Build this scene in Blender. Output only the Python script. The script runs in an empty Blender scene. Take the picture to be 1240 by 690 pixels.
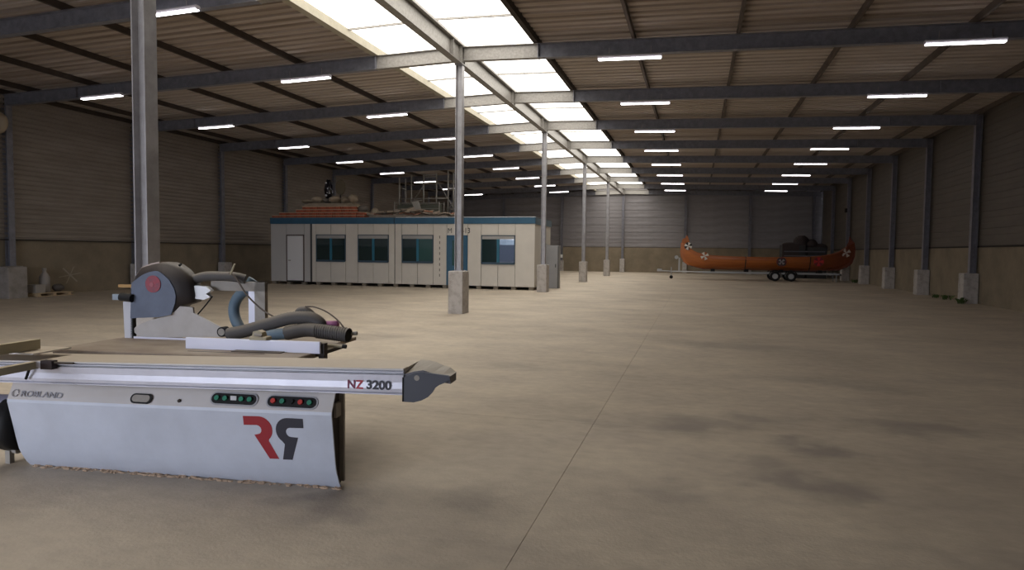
import bpy, math, random
from mathutils import Vector, Matrix
random.seed(7)
D = bpy.data
SC = bpy.context.scene
COL = SC.collection
R = math.radians

# ------------------------------------------------------------------ camera
CAM_H = 1.65
YAW, PITCH, ROLL, FPX = -0.2693, 0.0504, 0.0104, 808.05
fw = Vector((math.sin(YAW)*math.cos(PITCH), math.cos(YAW)*math.cos(PITCH), -math.sin(PITCH)))
r0 = Vector((math.cos(YAW), -math.sin(YAW), 0)); u0 = r0.cross(fw)
rr = r0*math.cos(ROLL)+u0*math.sin(ROLL); uu = -r0*math.sin(ROLL)+u0*math.cos(ROLL)
cam_d = D.cameras.new('camera'); cam = D.objects.new('camera', cam_d); COL.objects.link(cam)
m = Matrix.Identity(4)
for i in range(3):
    m[i][0] = rr[i]; m[i][1] = uu[i]; m[i][2] = -fw[i]
m.translation = Vector((0, 0, CAM_H))
cam.matrix_world = m
cam_d.sensor_width = 36; cam_d.sensor_fit = 'HORIZONTAL'; cam_d.lens = FPX/1240*36
cam_d.clip_start = 0.05; cam_d.clip_end = 300
SC.camera = cam

# ------------------------------------------------------------------ world, exposure
w = D.worlds.new('sky'); SC.world = w; w.use_nodes = True
bg = w.node_tree.nodes['Background']
bg.inputs[0].default_value = (0.82, 0.87, 1.0, 1); bg.inputs[1].default_value = 12.0
SC.view_settings.view_transform = 'Standard'; SC.view_settings.look = 'None'
SC.view_settings.gamma = 1; SC.view_settings.use_curve_mapping = False
SC.view_settings.exposure = 0.0
SKYLIGHT = 3.5
LAMP = 9.0

# grid of the hall
XC, Y1, DY = -6.06, 16.65, 5.04
def FY(n): return Y1+(n-1)*DY
XL, XR = -21.72, 9.42            # concrete faces
YB, YR = 57.10, FY(-4)           # back wall, rear wall (behind the camera)
SL = 0.026                       # roof slope
def roofz(x, z=6.93): return z-SL*abs(x-XC)
DOORS = [(-11.6, -4.6, 4.6), (-19.05, -17.0, 4.4)]   # openings in the rear wall behind the camera
for i, (a, b, h) in enumerate(DOORS):              # portals that help sample the daylight in the doorways
    ld = D.lights.new('doorway_portal', 'AREA'); ld.shape = 'RECTANGLE'; ld.size = b-a; ld.size_y = h
    ld.cycles.is_portal = True
    lo = D.objects.new('doorway_portal', ld); COL.objects.link(lo)
    lo.location = ((a+b)/2, YR-0.05, h/2); lo.rotation_euler = (R(90), 0, 0)

# ------------------------------------------------------------------ materials
def mat(name, col, rough=0.7, metal=0.0, noise=None, bump=None, dust=None, emit=None, stretch=None, spec=0.5):
    """noise=(scale, dark colour, contrast lo, hi); bump=(scale, strength); dust=(colour, amount) settles on upward faces"""
    M = D.materials.new(name); M.use_nodes = True
    nt = M.node_tree; N = nt.nodes; L = nt.links
    p = N['Principled BSDF']
    p.inputs['Roughness'].default_value = rough; p.inputs['Metallic'].default_value = metal
    p.inputs['Specular IOR Level'].default_value = spec
    c4 = tuple(col)+(1,)
    p.inputs['Base Color'].default_value = c4
    if emit:
        p.inputs['Emission Color'].default_value = tuple(emit[0])+(1,); p.inputs['Emission Strength'].default_value = emit[1]
    tc = N.new('ShaderNodeTexCoord'); mp = N.new('ShaderNodeMapping'); L.new(tc.outputs['Object'], mp.inputs[0])
    if stretch: mp.inputs['Scale'].default_value = stretch
    out = None
    if noise:
        n = N.new('ShaderNodeTexNoise'); n.inputs['Scale'].default_value = noise[0]; n.inputs['Detail'].default_value = 6
        n.inputs['Roughness'].default_value = 0.65
        L.new(mp.outputs[0], n.inputs['Vector'])
        rp = N.new('ShaderNodeValToRGB'); L.new(n.outputs['Fac'], rp.inputs[0])
        rp.color_ramp.elements[0].position = noise[2]; rp.color_ramp.elements[0].color = tuple(noise[1])+(1,)
        rp.color_ramp.elements[1].position = noise[3]; rp.color_ramp.elements[1].color = c4
        out = rp.outputs[0]
    if dust:
        g = N.new('ShaderNodeNewGeometry'); s = N.new('ShaderNodeSeparateXYZ'); L.new(g.outputs['Normal'], s.inputs[0])
        mr = N.new('ShaderNodeMapRange'); mr.inputs[1].default_value = 0.25; mr.inputs[2].default_value = 0.9
        mr.inputs[4].default_value = dust[1]; L.new(s.outputs[2], mr.inputs[0])
        mx = N.new('ShaderNodeMix'); mx.data_type = 'RGBA'; L.new(mr.outputs[0], mx.inputs[0])
        if out: L.new(out, mx.inputs[6])
        else: mx.inputs[6].default_value = c4
        mx.inputs[7].default_value = tuple(dust[0])+(1,)
        out = mx.outputs[2]
    if out: L.new(out, p.inputs['Base Color'])
    if bump:
        b = N.new('ShaderNodeTexNoise'); b.inputs['Scale'].default_value = bump[0]; b.inputs['Detail'].default_value = 4
        L.new(mp.outputs[0], b.inputs['Vector'])
        bb = N.new('ShaderNodeBump'); bb.inputs['Strength'].default_value = bump[1]; bb.inputs['Distance'].default_value = 0.02
        L.new(b.outputs['Fac'], bb.inputs['Height']); L.new(bb.outputs[0], p.inputs['Normal'])
    return M

DUST = (0.52, 0.41, 0.28)
galv = mat('galvanised_steel', (0.37, 0.35, 0.325), 0.5, 0.25, noise=(14, (0.26, 0.245, 0.23), .35, .65))
column_m = mat('column_steel', (0.40, 0.39, 0.41), 0.42, 0.35, noise=(3, (0.28, 0.27, 0.28), .35, .65))
rafter_m = mat('rafter_steel', (0.25, 0.255, 0.29), 0.55, 0.2, noise=(5, (0.16, 0.16, 0.19), .35, .7))
wallcol_m = mat('wall_column_steel', (0.25, 0.25, 0.29), 0.55, 0.2, noise=(4, (0.17, 0.165, 0.19), .35, .7))
purlin_m = mat('dark_brown_purlin', (0.055, 0.038, 0.03), 0.8, noise=(3, (0.03, 0.022, 0.018), .3, .7))
purlin_r = mat('grey_brown_purlin', (0.13, 0.10, 0.085), 0.8, noise=(3, (0.08, 0.065, 0.055), .3, .7))
cream_m = mat('cream_painted_purlin', (0.44, 0.40, 0.31), 0.6, noise=(4, (0.34, 0.31, 0.235), .3, .7))
roof_m = mat('fibre_cement_sheet', (0.33, 0.27, 0.22), 0.9, noise=(0.7, (0.20, 0.15, 0.11), .3, .62), bump=(30, .2), stretch=(0.35, 3.0, 1))
clad_m = mat('brown_ribbed_cladding', (0.33, 0.285, 0.245), 0.5, 0.1, noise=(0.9, (0.23, 0.195, 0.165), .3, .7), stretch=(1, .5, 2))
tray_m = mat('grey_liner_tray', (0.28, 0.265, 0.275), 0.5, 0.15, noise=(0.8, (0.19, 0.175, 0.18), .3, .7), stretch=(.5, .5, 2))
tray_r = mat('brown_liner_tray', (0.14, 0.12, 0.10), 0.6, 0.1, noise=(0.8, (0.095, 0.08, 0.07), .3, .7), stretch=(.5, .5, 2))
conc_wall = mat('wall_concrete', (0.27, 0.22, 0.155), 0.9, noise=(1.1, (0.19, 0.155, 0.11), .3, .7), bump=(18, .3))
plinth_m = mat('plinth_concrete', (0.47, 0.44, 0.42), 0.9, noise=(5, (0.30, 0.27, 0.245), .28, .55), bump=(25, .4))
dark_m = mat('dark_recess', (0.018, 0.015, 0.013), 0.8)
rear_m = mat('rear_wall_panel', (0.25, 0.22, 0.19), 0.8)

# concrete floor: mottled, with stains that belong to the slab
def floor_material():
    M = D.materials.new('floor_concrete'); M.use_nodes = True
    nt = M.node_tree; N = nt.nodes; L = nt.links; p = N['Principled BSDF']
    tc = N.new('ShaderNodeTexCoord')
    def noise(sc, det=5, st=(1, 1, 1), ro=.6):
        mp = N.new('ShaderNodeMapping'); mp.inputs['Scale'].default_value = st; L.new(tc.outputs['Object'], mp.inputs[0])
        n = N.new('ShaderNodeTexNoise'); n.inputs['Scale'].default_value = sc; n.inputs['Detail'].default_value = det
        n.inputs['Roughness'].default_value = ro; L.new(mp.outputs[0], n.inputs['Vector']); return n.outputs['Fac']
    def ramp(f, a, b, c0, c1):
        r = N.new('ShaderNodeValToRGB'); L.new(f, r.inputs[0]); e = r.color_ramp.elements
        e[0].position = a; e[1].position = b; e[0].color = tuple(c0)+(1,); e[1].color = tuple(c1)+(1,); return r.outputs[0]
    def mix(f, a, b, t='MIX'):
        x = N.new('ShaderNodeMix'); x.data_type = 'RGBA'; x.blend_type = t
        if isinstance(f, float): x.inputs[0].default_value = f
        else: L.new(f, x.inputs[0])
        for s, i in ((a, 6), (b, 7)):
            if isinstance(s, tuple): x.inputs[i].default_value = s+(1,)
            else: L.new(s, x.inputs[i])
        return x.outputs[2]
    base = ramp(noise(0.33, 6), .36, .62, (0.46, 0.395, 0.315), (0.555, 0.48, 0.385))
    blotch = ramp(noise(1.3, 6, (.6, 1, 1)), .35, .66, (0.86, 0.85, 0.86), (1.05, 1.04, 1.02))
    c = mix(1.0, base, blotch, 'MULTIPLY')
    fine = ramp(noise(9, 5, (.7, 1, 1)), .3, .7, (0.90, 0.90, 0.90), (1.07, 1.07, 1.07))
    c = mix(1.0, c, fine, 'MULTIPLY')
    # damp / oil stains lying on the slab at their own places
    warp = N.new('ShaderNodeTexNoise'); warp.inputs['Scale'].default_value = 1.6; warp.inputs['Detail'].default_value = 5
    L.new(tc.outputs['Object'], warp.inputs['Vector'])
    wv = N.new('ShaderNodeVectorMath'); wv.operation = 'SUBTRACT'; L.new(warp.outputs['Color'], wv.inputs[0]); wv.inputs[1].default_value = (.5, .5, .5)
    ws = N.new('ShaderNodeVectorMath'); ws.operation = 'SCALE'; L.new(wv.outputs[0], ws.inputs[0]); ws.inputs['Scale'].default_value = 1.3
    wa = N.new('ShaderNodeVectorMath'); wa.operation = 'ADD'; L.new(tc.outputs['Object'], wa.inputs[0]); L.new(ws.outputs[0], wa.inputs[1])
    tot = None
    for (x, y, rx, ry, k) in [(0.0, 6.6, .55, .35, .5), (.6, 7.05, .5, .3, .45), (2.0, 7.0, .5, .35, .5), (1.0, 6.05, .35, .25, .55),
                              (.9, 5.15, .5, .3, .6), (.55, 5.4, .35, .25, .4), (-.1, 4.7, .4, .3, .35), (.8, 12.4, 1.3, .8, .4), (-.9, 6.4, .4, .2, .25),
                              (-6.0, 11.6, 1.0, .5, .35), (-2.3, 3.7, .45, .2, .45), (-1.35, 4.05, .25, .2, .3), (3.0, 5.9, .6, .3, .25), (1.6, 4.2, .6, .2, .25),
                              (-2.5, 9.2, .8, .4, .25), (1.8, 9.3, 1.0, .5, .25), (4.5, 9.8, 1.2, .5, .25)]:
        sb = N.new('ShaderNodeVectorMath'); sb.operation = 'SUBTRACT'; L.new(wa.outputs[0], sb.inputs[0]); sb.inputs[1].default_value = (x, y, 0)
        dv = N.new('ShaderNodeVectorMath'); dv.operation = 'DIVIDE'; L.new(sb.outputs[0], dv.inputs[0]); dv.inputs[1].default_value = (rx, ry, 50)
        ln = N.new('ShaderNodeVectorMath'); ln.operation = 'LENGTH'; L.new(dv.outputs[0], ln.inputs[0])
        mr = N.new('ShaderNodeMapRange'); mr.interpolation_type = 'SMOOTHSTEP'; L.new(ln.outputs['Value'], mr.inputs[0])
        mr.inputs[1].default_value = 0.2; mr.inputs[2].default_value = 1.25; mr.inputs[3].default_value = k; mr.inputs[4].default_value = 0
        if tot is None: tot = mr.outputs[0]
        else:
            mm = N.new('ShaderNodeMath'); mm.operation = 'MAXIMUM'; L.new(tot, mm.inputs[0]); L.new(mr.outputs[0], mm.inputs[1]); tot = mm.outputs[0]
    c = mix(tot, c, (0.20, 0.175, 0.165))
    L.new(c, p.inputs['Base Color'])
    p.inputs['Roughness'].default_value = 0.72; p.inputs['Specular IOR Level'].default_value = 0.35
    b = N.new('ShaderNodeBump'); b.inputs['Strength'].default_value = .25; b.inputs['Distance'].default_value = .01
    L.new(noise(40, 4), b.inputs['Height']); L.new(b.outputs[0], p.inputs['Normal'])
    return M
floor_m = floor_material()

def emission(name, col, s, var=None):
    M = D.materials.new(name); M.use_nodes = True; nt = M.node_tree; N = nt.nodes; L = nt.links
    N.remove(N['Principled BSDF']); e = N.new('ShaderNodeEmission'); e.inputs[0].default_value = tuple(col)+(1,); e.inputs[1].default_value = s
    L.new(e.outputs[0], N['Material Output'].inputs[0]); return M
sky_m = emission('daylit_translucent_sheet', (1.0, 0.955, 0.87), SKYLIGHT)
tube_m = emission('fluorescent_tube', (1.0, 0.96, 0.98), LAMP)

# ------------------------------------------------------------------ mesh builder
class MB:
    def __init__(s): s.v = []; s.f = []
    def add(s, v, f):
        o = len(s.v); s.v += [tuple(p) for p in v]; s.f += [tuple(i+o for i in q) for q in f]; return s
    def box(s, x0, x1, y0, y1, z0, z1):
        v = [(x0,y0,z0),(x1,y0,z0),(x1,y1,z0),(x0,y1,z0),(x0,y0,z1),(x1,y0,z1),(x1,y1,z1),(x0,y1,z1)]
        return s.add(v, [(0,3,2,1),(4,5,6,7),(0,1,5,4),(1,2,6,5),(2,3,7,6),(3,0,4,7)])
    def cbox(s, x0, x1, y0, y1, z0, z1, c=0.01):
        """box with chamfered vertical and top edges"""
        def ring(d, z): return [(x0+d,y0+0,z),(x1-d,y0,z),(x1,y0+d,z),(x1,y1-d,z),(x1-d,y1,z),(x0+d,y1,z),(x0,y1-d,z),(x0,y0+d,z)]
        a = ring(c, z0); b = ring(c, z1-c)
        cx, cy = (x0+x1)/2, (y0+y1)/2
        t = [(p[0]-math.copysign(c, p[0]-cx), p[1]-math.copysign(c, p[1]-cy), z1) for p in b]
        f = []
        for k in (0, 8):
            for i in range(8): j = (i+1) % 8; f.append((k+i, k+j, k+8+j, k+8+i))
        f.append(tuple(range(7, -1, -1))); f.append(tuple(range(16, 24)))
        return s.add(a+b+t, f)
    def prism(s, poly, axis, a, b):
        n = len(poly)
        def mk(p, t):
            if axis == 'x': return (t, p[0], p[1])
            if axis == 'y': return (p[0], t, p[1])
            return (p[0], p[1], t)
        v = [mk(p, a) for p in poly]+[mk(p, b) for p in poly]
        f = [(i, (i+1) % n, n+(i+1) % n, n+i) for i in range(n)]+[tuple(range(n-1, -1, -1)), tuple(range(n, 2*n))]
        return s.add(v, f)
    def tube(s, pts, r, n=10, cap=True, radii=None):
        pts = [Vector(p) for p in pts]; vs = []; N = len(pts)
        up = None
        for i, p in enumerate(pts):
            t = (pts[min(i+1, N-1)]-pts[max(i-1, 0)]).normalized()
            if up is None:
                up = Vector((0, 0, 1)) if abs(t.z) < .9 else Vector((1, 0, 0))
            a = t.cross(up).normalized(); b = a.cross(t).normalized(); up = b
            rad = radii[i] if radii else r
            for k in range(n):
                th = 2*math.pi*k/n; vs.append(p+a*math.cos(th)*rad+b*math.sin(th)*rad)
        f = []
        for i in range(N-1):
            for k in range(n): f.append((i*n+k, i*n+(k+1) % n, (i+1)*n+(k+1) % n, (i+1)*n+k))
        if cap: f.append(tuple(range(n-1, -1, -1))); f.append(tuple(range((N-1)*n, N*n)))
        return s.add(vs, f)
    def cyl(s, p0, p1, r, n=16): return s.tube([p0, p1], r, n)
    def ibeam(s, p0, p1, h, w, tf=0.015, tw=0.01, side=None):
        """I section swept from p0 to p1, h along 'up', w sideways"""
        p0 = Vector(p0); p1 = Vector(p1); t = (p1-p0).normalized()
        up = Vector(side) if side else Vector((0, 0, 1))
        a = t.cross(up).normalized(); b = a.cross(t).normalized()
        H, W = h/2, w/2
        pr = [(-W,-H),(W,-H),(W,-H+tf),(tw/2,-H+tf),(tw/2,H-tf),(W,H-tf),(W,H),(-W,H),(-W,H-tf),(-tw/2,H-tf),(-tw/2,-H+tf),(-W,-H+tf)]
        n = 12; v = [p+a*q[0]+b*q[1] for p in (p0, p1) for q in pr]
        f = [(i, (i+1) % n, n+(i+1) % n, n+i) for i in range(n)]
        for o, fl in ((0, 1), (n, 0)):
            for q in ((0,1,2,11),(3,4,9,10),(5,6,7,8),(2,3,10,11),(4,5,8,9)):
                q = tuple(x+o for x in q); f.append(q[::-1] if fl else q)
        return s.add(v, f)
    def blob(s, c, rx, ry, rz, n=10, m_=7, jit=.12, rnd=random):
        v = []; f = []
        for i in range(1, m_):
            ph = math.pi*i/m_
            for k in range(n):
                th = 2*math.pi*k/n; j = 1+rnd.uniform(-jit, jit)
                v.append((c[0]+rx*j*math.sin(ph)*math.cos(th), c[1]+ry*j*math.sin(ph)*math.sin(th), c[2]+rz*j*math.cos(ph)))
        o = len(v); v += [(c[0], c[1], c[2]+rz), (c[0], c[1], c[2]-rz)]
        for i in range(m_-2):
            for k in range(n): f.append((i*n+k, (i+1)*n+k, (i+1)*n+(k+1) % n, i*n+(k+1) % n))
        for k in range(n):
            f.append((o, k, (k+1) % n)); f.append((o+1, (m_-2)*n+(k+1) % n, (m_-2)*n+k))
        return s.add(v, f)
    def mesh(s, name, material, smooth=False):
        me = D.meshes.new(name); me.from_pydata(s.v, [], s.f); me.update()
        if material: me.materials.append(material)
        if smooth: me.polygons.foreach_set('use_smooth', [True]*len(me.polygons))
        return me
    def build(s, name, material, parent=None, smooth=False, loc=(0, 0, 0)):
        o = D.objects.new(name, s.mesh(name, material, smooth)); COL.objects.link(o)
        o.location = loc
        if parent: o.parent = parent
        if smooth and len(s.f) > 0:
            md = None
        return o
def place(name, me, parent=None, loc=(0, 0, 0), rot=(0, 0, 0)):
    o = D.objects.new(name, me); COL.objects.link(o); o.location = loc; o.rotation_euler = rot
    if parent: o.parent = parent
    return o
def struct(o): o['kind'] = 'structure'; return o
def empty(name, loc=(0, 0, 0), rot=(0, 0, 0)):
    o = D.objects.new(name, None); COL.objects.link(o); o.location = loc; o.rotation_euler = rot; o.empty_display_size = .2; return o
def thing(name, label, cat, loc=(0, 0, 0), rotz=0, group=None):
    o = empty(name, loc, (0, 0, rotz)); return tag(o, label, cat, group)
def tag(o, label, cat, group=None):
    o['label'] = label; o['category'] = cat
    if group: o['group'] = group
    return o
def copy_tree(o, parent=None):
    c = o.copy(); COL.objects.link(c); c.parent = parent
    for ch in list(o.children): copy_tree(ch, c)
    return c
def text_obj(name, body, size, material, parent, loc, rot, bold=0.0, sx=1.0, extrude=0.001):
    cu = D.curves.new(name, 'FONT'); cu.body = body; cu.size = size; cu.offset = bold; cu.extrude = extrude; cu.align_x = 'LEFT'
    t = D.objects.new(name, cu); COL.objects.link(t)
    dg = bpy.context.evaluated_depsgraph_get(); dg.update()
    me = D.meshes.new_from_object(t.evaluated_get(dg)); D.objects.remove(t); D.curves.remove(cu)
    me.materials.clear(); me.materials.append(material)
    o = place(name, me, parent, loc, rot); o.scale = (sx, 1, 1); return o

# ------------------------------------------------------------------ floor
fl = struct(empty('floor'))
MB().box(XL-.3, XR+.3, YR-.3, YB+.3, -.3, -.02).build('subfloor', dark_m, fl)
xs = [XL-.3, -11.2, -.92, 4.9, XR+.3]; ys = [YR-.3, -3.6, 6.32, 16.6, 26.7, 36.8, 46.9, YB+.3]; g = .0018
for i in range(len(xs)-1):
    for j in range(len(ys)-1):
        gx = g
        MB().box(xs[i]+gx, xs[i+1]-gx, ys[j]+.0015, ys[j+1]-.0015, -.03, 0).build('floor_slab', floor_m, fl)
yard = struct(MB().box(-60, 40, -70, YR-.3, -.3, -.01).build('ground_outside', mat('yard_asphalt', (0.30, 0.30, 0.31), .9, noise=(3, (.24, .24, .25), .3, .7))))

far = struct(empty('far_buildings'))
MB().box(-60, 40, -46, -44, 0, 2.3).build('boundary_wall', mat('far_wall_grey', (.34, .38, .40), .9), far)
MB().box(-44, -30, -60, -50, 0, 3.6).build('far_shed', mat('far_shed_blue', (.30, .36, .42), .9), far)
MB().box(-29, -24, -43, -41, 0, 2.6).build('parked_container', mat('container_dark', (.05, .06, .09), .8), far)
# ------------------------------------------------------------------ walls
def ribbed(length, z0, z1, pitch, depth, flat=.55):
    """sheet in local y-z, ribs run along y, relief along +x"""
    prof = []; z = z0
    while z < z1-1e-6:
        for d, q in ((0, .04), (0, .44), (depth, .52), (depth, .96)):
            if z+q*pitch <= z1: prof.append((d, z+q*pitch))
        z += pitch
    prof.append((0, z1))
    mb = MB(); v = []
    for (d, z) in prof: v += [(d, 0, z), (d, length, z)]
    return mb.add(v, [(2*i, 2*i+1, 2*i+3, 2*i+2) for i in range(len(prof)-1)])
frames = list(range(-4, 10))
# left wall: concrete below, fine ribbed cladding above
wl = struct(empty('wall_left'))
MB().box(XL-.25, XL, YR, YB, 0, 1.88).build('concrete_base', conc_wall, wl)
MB().box(XL-.4, XL-.02, YR, YB, 1.88, 6.9).build('outer_skin', dark_m, wl)
sheet_me = ribbed(DY-.03, 1.86, 6.62, .16, .055).mesh('cladding_sheet', clad_m)
for n in frames[:-1]:
    place('cladding_sheet', sheet_me, wl, (XL+.015, FY(n)+.015, 0))
MB().box(XL+.0, XL+.09, YR, YB, 1.84, 1.875).build('overhang_shade', dark_m, wl)  # dark strip put in for the shade under the cladding overhang
# right wall: liner trays above concrete
wr = struct(empty('wall_right'))
MB().box(XR, XR+.25, YR, YB, 0, 1.98).build('concrete_base', conc_wall, wr)
MB().box(XR+.05, XR+.4, YR, YB, 1.98, 6.9).build('outer_skin', dark_m, wr)
def tray(length, h, prof_d=.03, gr=0.0):
    mb = MB()
    pts = [(gr, .0), (prof_d, .02), (prof_d, h*.30), (prof_d-.012, h*.33), (prof_d-.012, h*.62), (prof_d, h*.65), (prof_d, h-.03), (gr, h-.01), (gr, h)]
    v = []
    for d, z in pts: v += [(d, 0, z), (d, length, z)]
    return mb.add(v, [(2*i, 2*i+1, 2*i+3, 2*i+2) for i in range(len(pts)-1)])
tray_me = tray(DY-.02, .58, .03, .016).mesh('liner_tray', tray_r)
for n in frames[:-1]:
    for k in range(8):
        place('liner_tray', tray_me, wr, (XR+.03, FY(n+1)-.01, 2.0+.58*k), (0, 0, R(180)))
MB().box(XR-.03, XR+.03, YR, YB, 1.95, 2.0).build('ledge', dark_m, wr)
# back wall
wb = struct(empty('wall_back'))
MB().box(XL-.25, XR+.25, YB, YB+.25, 0, 2.08).build('concrete_base', conc_wall, wb)
MB().box(XL-.25, XR+.25, YB+.1, YB+.4, 2.08, 7.2).build('outer_skin', dark_m, wb)
bx = [XL, -16.54, -11.3, -6.14, -.95, 4.08, XR]
for i in range(6):
    me = tray(bx[i+1]-bx[i]-.02, .62, .03, .006).mesh('liner_tray', tray_m)
    for k in range(8):
        place('liner_tray', me, wb, (bx[i]+.01, YB+.08, 2.1+.62*k), (0, 0, R(-90)))
# rear wall behind the camera with two open loading doors
wq = struct(empty('wall_rear'))
cuts = sorted(DOORS); x = XL-.25
for a, b, h in cuts:
    MB().box(x, a, YR-.25, YR, 0, 7.2).build('wall_panel', rear_m, wq)
    MB().box(a, b, YR-.25, YR, h, 7.2).build('wall_panel', rear_m, wq); x = b
MB().box(x, XR+.25, YR-.25, YR, 0, 7.2).build('wall_panel', rear_m, wq)

# ------------------------------------------------------------------ steel frames
def hcol(mb, x, y, z0, z1, dx, dy, tf=.014):
    """H column: flanges face +-x"""
    mb.box(x-dx/2, x-dx/2+tf, y-dy/2, y+dy/2, z0, z1)
    mb.box(x+dx/2-tf, x+dx/2, y-dy/2, y+dy/2, z0, z1)
    mb.box(x-dx/2+tf, x+dx/2-tf, y-.006, y+.006, z0, z1)
    return mb
# centre columns
cc = {-3: None, -1: 6.26, 1: FY(1), 3: FY(3), 5: FY(5), 7: FY(7), 9: 56.93}
col_lab = {-1: 'tall steel column nearest the camera, rising behind the panel saw',
           1: 'steel column on a concrete plinth in front of the cabin door',
           3: 'steel column on a plinth at the right corner of the cabin',
           5: 'steel column standing free in mid hall, first beyond the cabin',
           7: 'slim far steel column, second beyond the cabin',
           9: 'farthest centre column, standing against the back wall'}
for n, y in cc.items():
    if y is None: continue
    t = thing('steel_column', col_lab[n], 'column', (XC, y, 0), 0, 'centre row of steel columns')
    zc = 1.12
    hcol(MB(), 0, 0, zc, 6.49, .18, .18).build('steel_post', column_m if n < 9 else wallcol_m, t)
    MB().box(-.095, .13, -.093, .13, zc, zc+.02).build('base_plate', column_m, t)
    MB().box(-.12, .12, -.12, .12, 6.47, 6.49).build('cap_plate', column_m, t)
    cb = MB(); s = -.27 if n < 9 else -.2
    if n == -1: cb.cbox(-.10, .16, -.095, .35, 0, zc, .01)
    else: cb.cbox(-.2, .2, s, s+.52 if n < 9 else .16, 0, zc, .015)
    cb.build('concrete_plinth', plinth_m, t)
# girder below the skylight
gt = thing('ridge_girder', 'long steel ridge girder running down the hall beneath the middle of the skylight', 'beam', (XC, 0, 6.735))
MB().ibeam((0, YR+.01, 0), (0, YB-.01, 0), .49, .2, .018, .012).build('girder_section', galv, gt)
st = MB()
st.box(-.1, .1, -.006, .006, -.225, .225)
st_me = st.mesh('stiffener', galv)
for n in frames[1:]:
    for dy in (-.10, .10) + ((-.75,) if n % 2 else ()):
        place('stiffener', st_me, gt, (0, FY(n)+dy, 0))
MB().box(.09, .13, YR, YB, .2, .26).build('cable_tray', galv, gt)
# portal frames
ordn = {-4: 'hidden', 0: 'nearest rafter frame in view, crossing the top left corner', 1: 'rafter frame carried by the column before the cabin door', 2: 'rafter frame between the first and second free columns',
        3: 'rafter frame over the column at the cabin corner', 4: 'rafter frame just beyond the cabin corner column', 5: 'rafter frame over the first free column past the cabin',
        6: 'rafter frame third from the back wall', 7: 'rafter frame over the slim far column', 8: 'last rafter frame before the back wall', 9: 'rafter frame lying along the back wall',
        -1: 'rafter frame above the saw, overhead of the nearest column', -2: 'rafter frame overhead, first behind the saw', -3: 'rafter frame overhead behind the camera'}
HB = .36
for n in frames[1:]:
    y = FY(n); t = thing('rafter_frame', 'steel '+ordn[n], 'beam', (XC, y, 0), 0, 'steel rafter frames')
    def z(dx): return 6.93-HB/2-SL*abs(dx)
    for s, j, e in ((1, 2.1, 15.3), (-1, -2.4, -15.6)):
        MB().ibeam((s*.11, 0, z(0)), (j, 0, z(j)), HB, .17).build('centre_stub', galv, t)
        MB().ibeam((j+s*.01, 0, z(j)), (e, 0, z(e)), HB, .17).build('rafter', rafter_m, t)
        MB().box(j-.012, j+.012, -.09, .09, z(j)-HB/2-.01, z(j)+HB/2).build('splice_plate', rafter_m, t)
        jj = s*12.6
        MB().box(jj-.008, jj+.008, -.085, .085, z(jj)-HB/2, z(jj)+HB/2).build('splice_plate', rafter_m, t)
# wall columns
lw = {1: 'left edge of view, behind the pallet', 2: 'left wall, half hidden by the tall near column', 3: 'left wall, between near column and cabin', 4: 'left wall, seen just over the cabin\'s left end',
      5: 'left wall above the tile stack', 6: 'left wall, dark and far behind the cabin roof', 7: 'left wall, far behind the scaffold', 8: 'left wall, farthest one behind the cabin'}
for n, d in lw.items():
    t = thing('wall_column', 'dark steel wall column, '+d, 'column', (XL+.14, FY(n), 0), 0, 'steel columns along the left wall')
    hcol(MB(), 0, 0, 1.0, roofz(XL+.14)-HB+.02, .2, .2).build('steel_post', wallcol_m, t)
    if n == 1:
        MB().cbox(0, .85, -.75, -.12, 0, 1.0, .02).build('concrete_plinth', mat('dull_plinth_concrete', (.30, .27, .25), .9, noise=(4, (.2, .18, .16), .3, .6)), t)
        MB().cbox(0, .3, -.15, .22, 0, 1.0, .02).build('concrete_plinth', plinth_m, t)
    else: MB().cbox(-.02, .35, -.27, .25, 0, 1.0, .015).build('concrete_plinth', plinth_m, t)
rw = {2: 'just outside the right edge', 3: 'nearest on the right wall, with weeds at its foot', 4: 'second nearest on the right wall', 5: 'third along the right wall', 6: 'fourth along the right wall, just right of the boat',
      7: 'right wall, rising behind the boat\'s stern', 8: 'right wall, last before the far corner'}
for n, d in rw.items():
    if n == 2: continue
    t = thing('wall_column', 'bluish steel wall column, '+d, 'column', (XR-.15, FY(n), 0), 0, 'steel columns along the right wall')
    hcol(MB(), 0, 0, 1.05, roofz(XR-.15)-.02, .2, .2).build('steel_post', wallcol_m, t)
    MB().box(-.12, .12, -.13, .13, 1.05, 1.07).build('base_plate', wallcol_m, t)
    MB().cbox(-.33, .13, -.28, .22, 0, 1.05, .015).build('concrete_plinth', plinth_m, t)
    if n == 7: MB().box(-.22, -.1, -.1, .1, 4.35, 4.6).build('junction_box', dark_m, t)
for i, (x, d) in enumerate([(-16.54, 'behind the scaffold'), (-11.3, 'left of the far columns, with a white box'), (-.95, 'just left of the boat\'s bow'), (4.08, 'behind the middle of the boat'), (8.78, 'near the right corner')]):
    t = thing('wall_column', 'slim dark steel post on the back wall, '+d, 'column', (x, YB-.12, 0), 0, 'steel posts of the back wall')
    hcol(MB(), 0, 0, .9, roofz(x)-.02, .2, .18).build('steel_post', wallcol_m, t)
    MB().cbox(-.18, .18, -.1, .1, 0, .9, .01).build('concrete_plinth', plinth_m, t)
    if i == 1: MB().box(-.12, .12, -.28, -.1, 1.15, 1.42).build('white_box', mat('white_plastic', (.8, .8, .8), .5), t)

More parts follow.
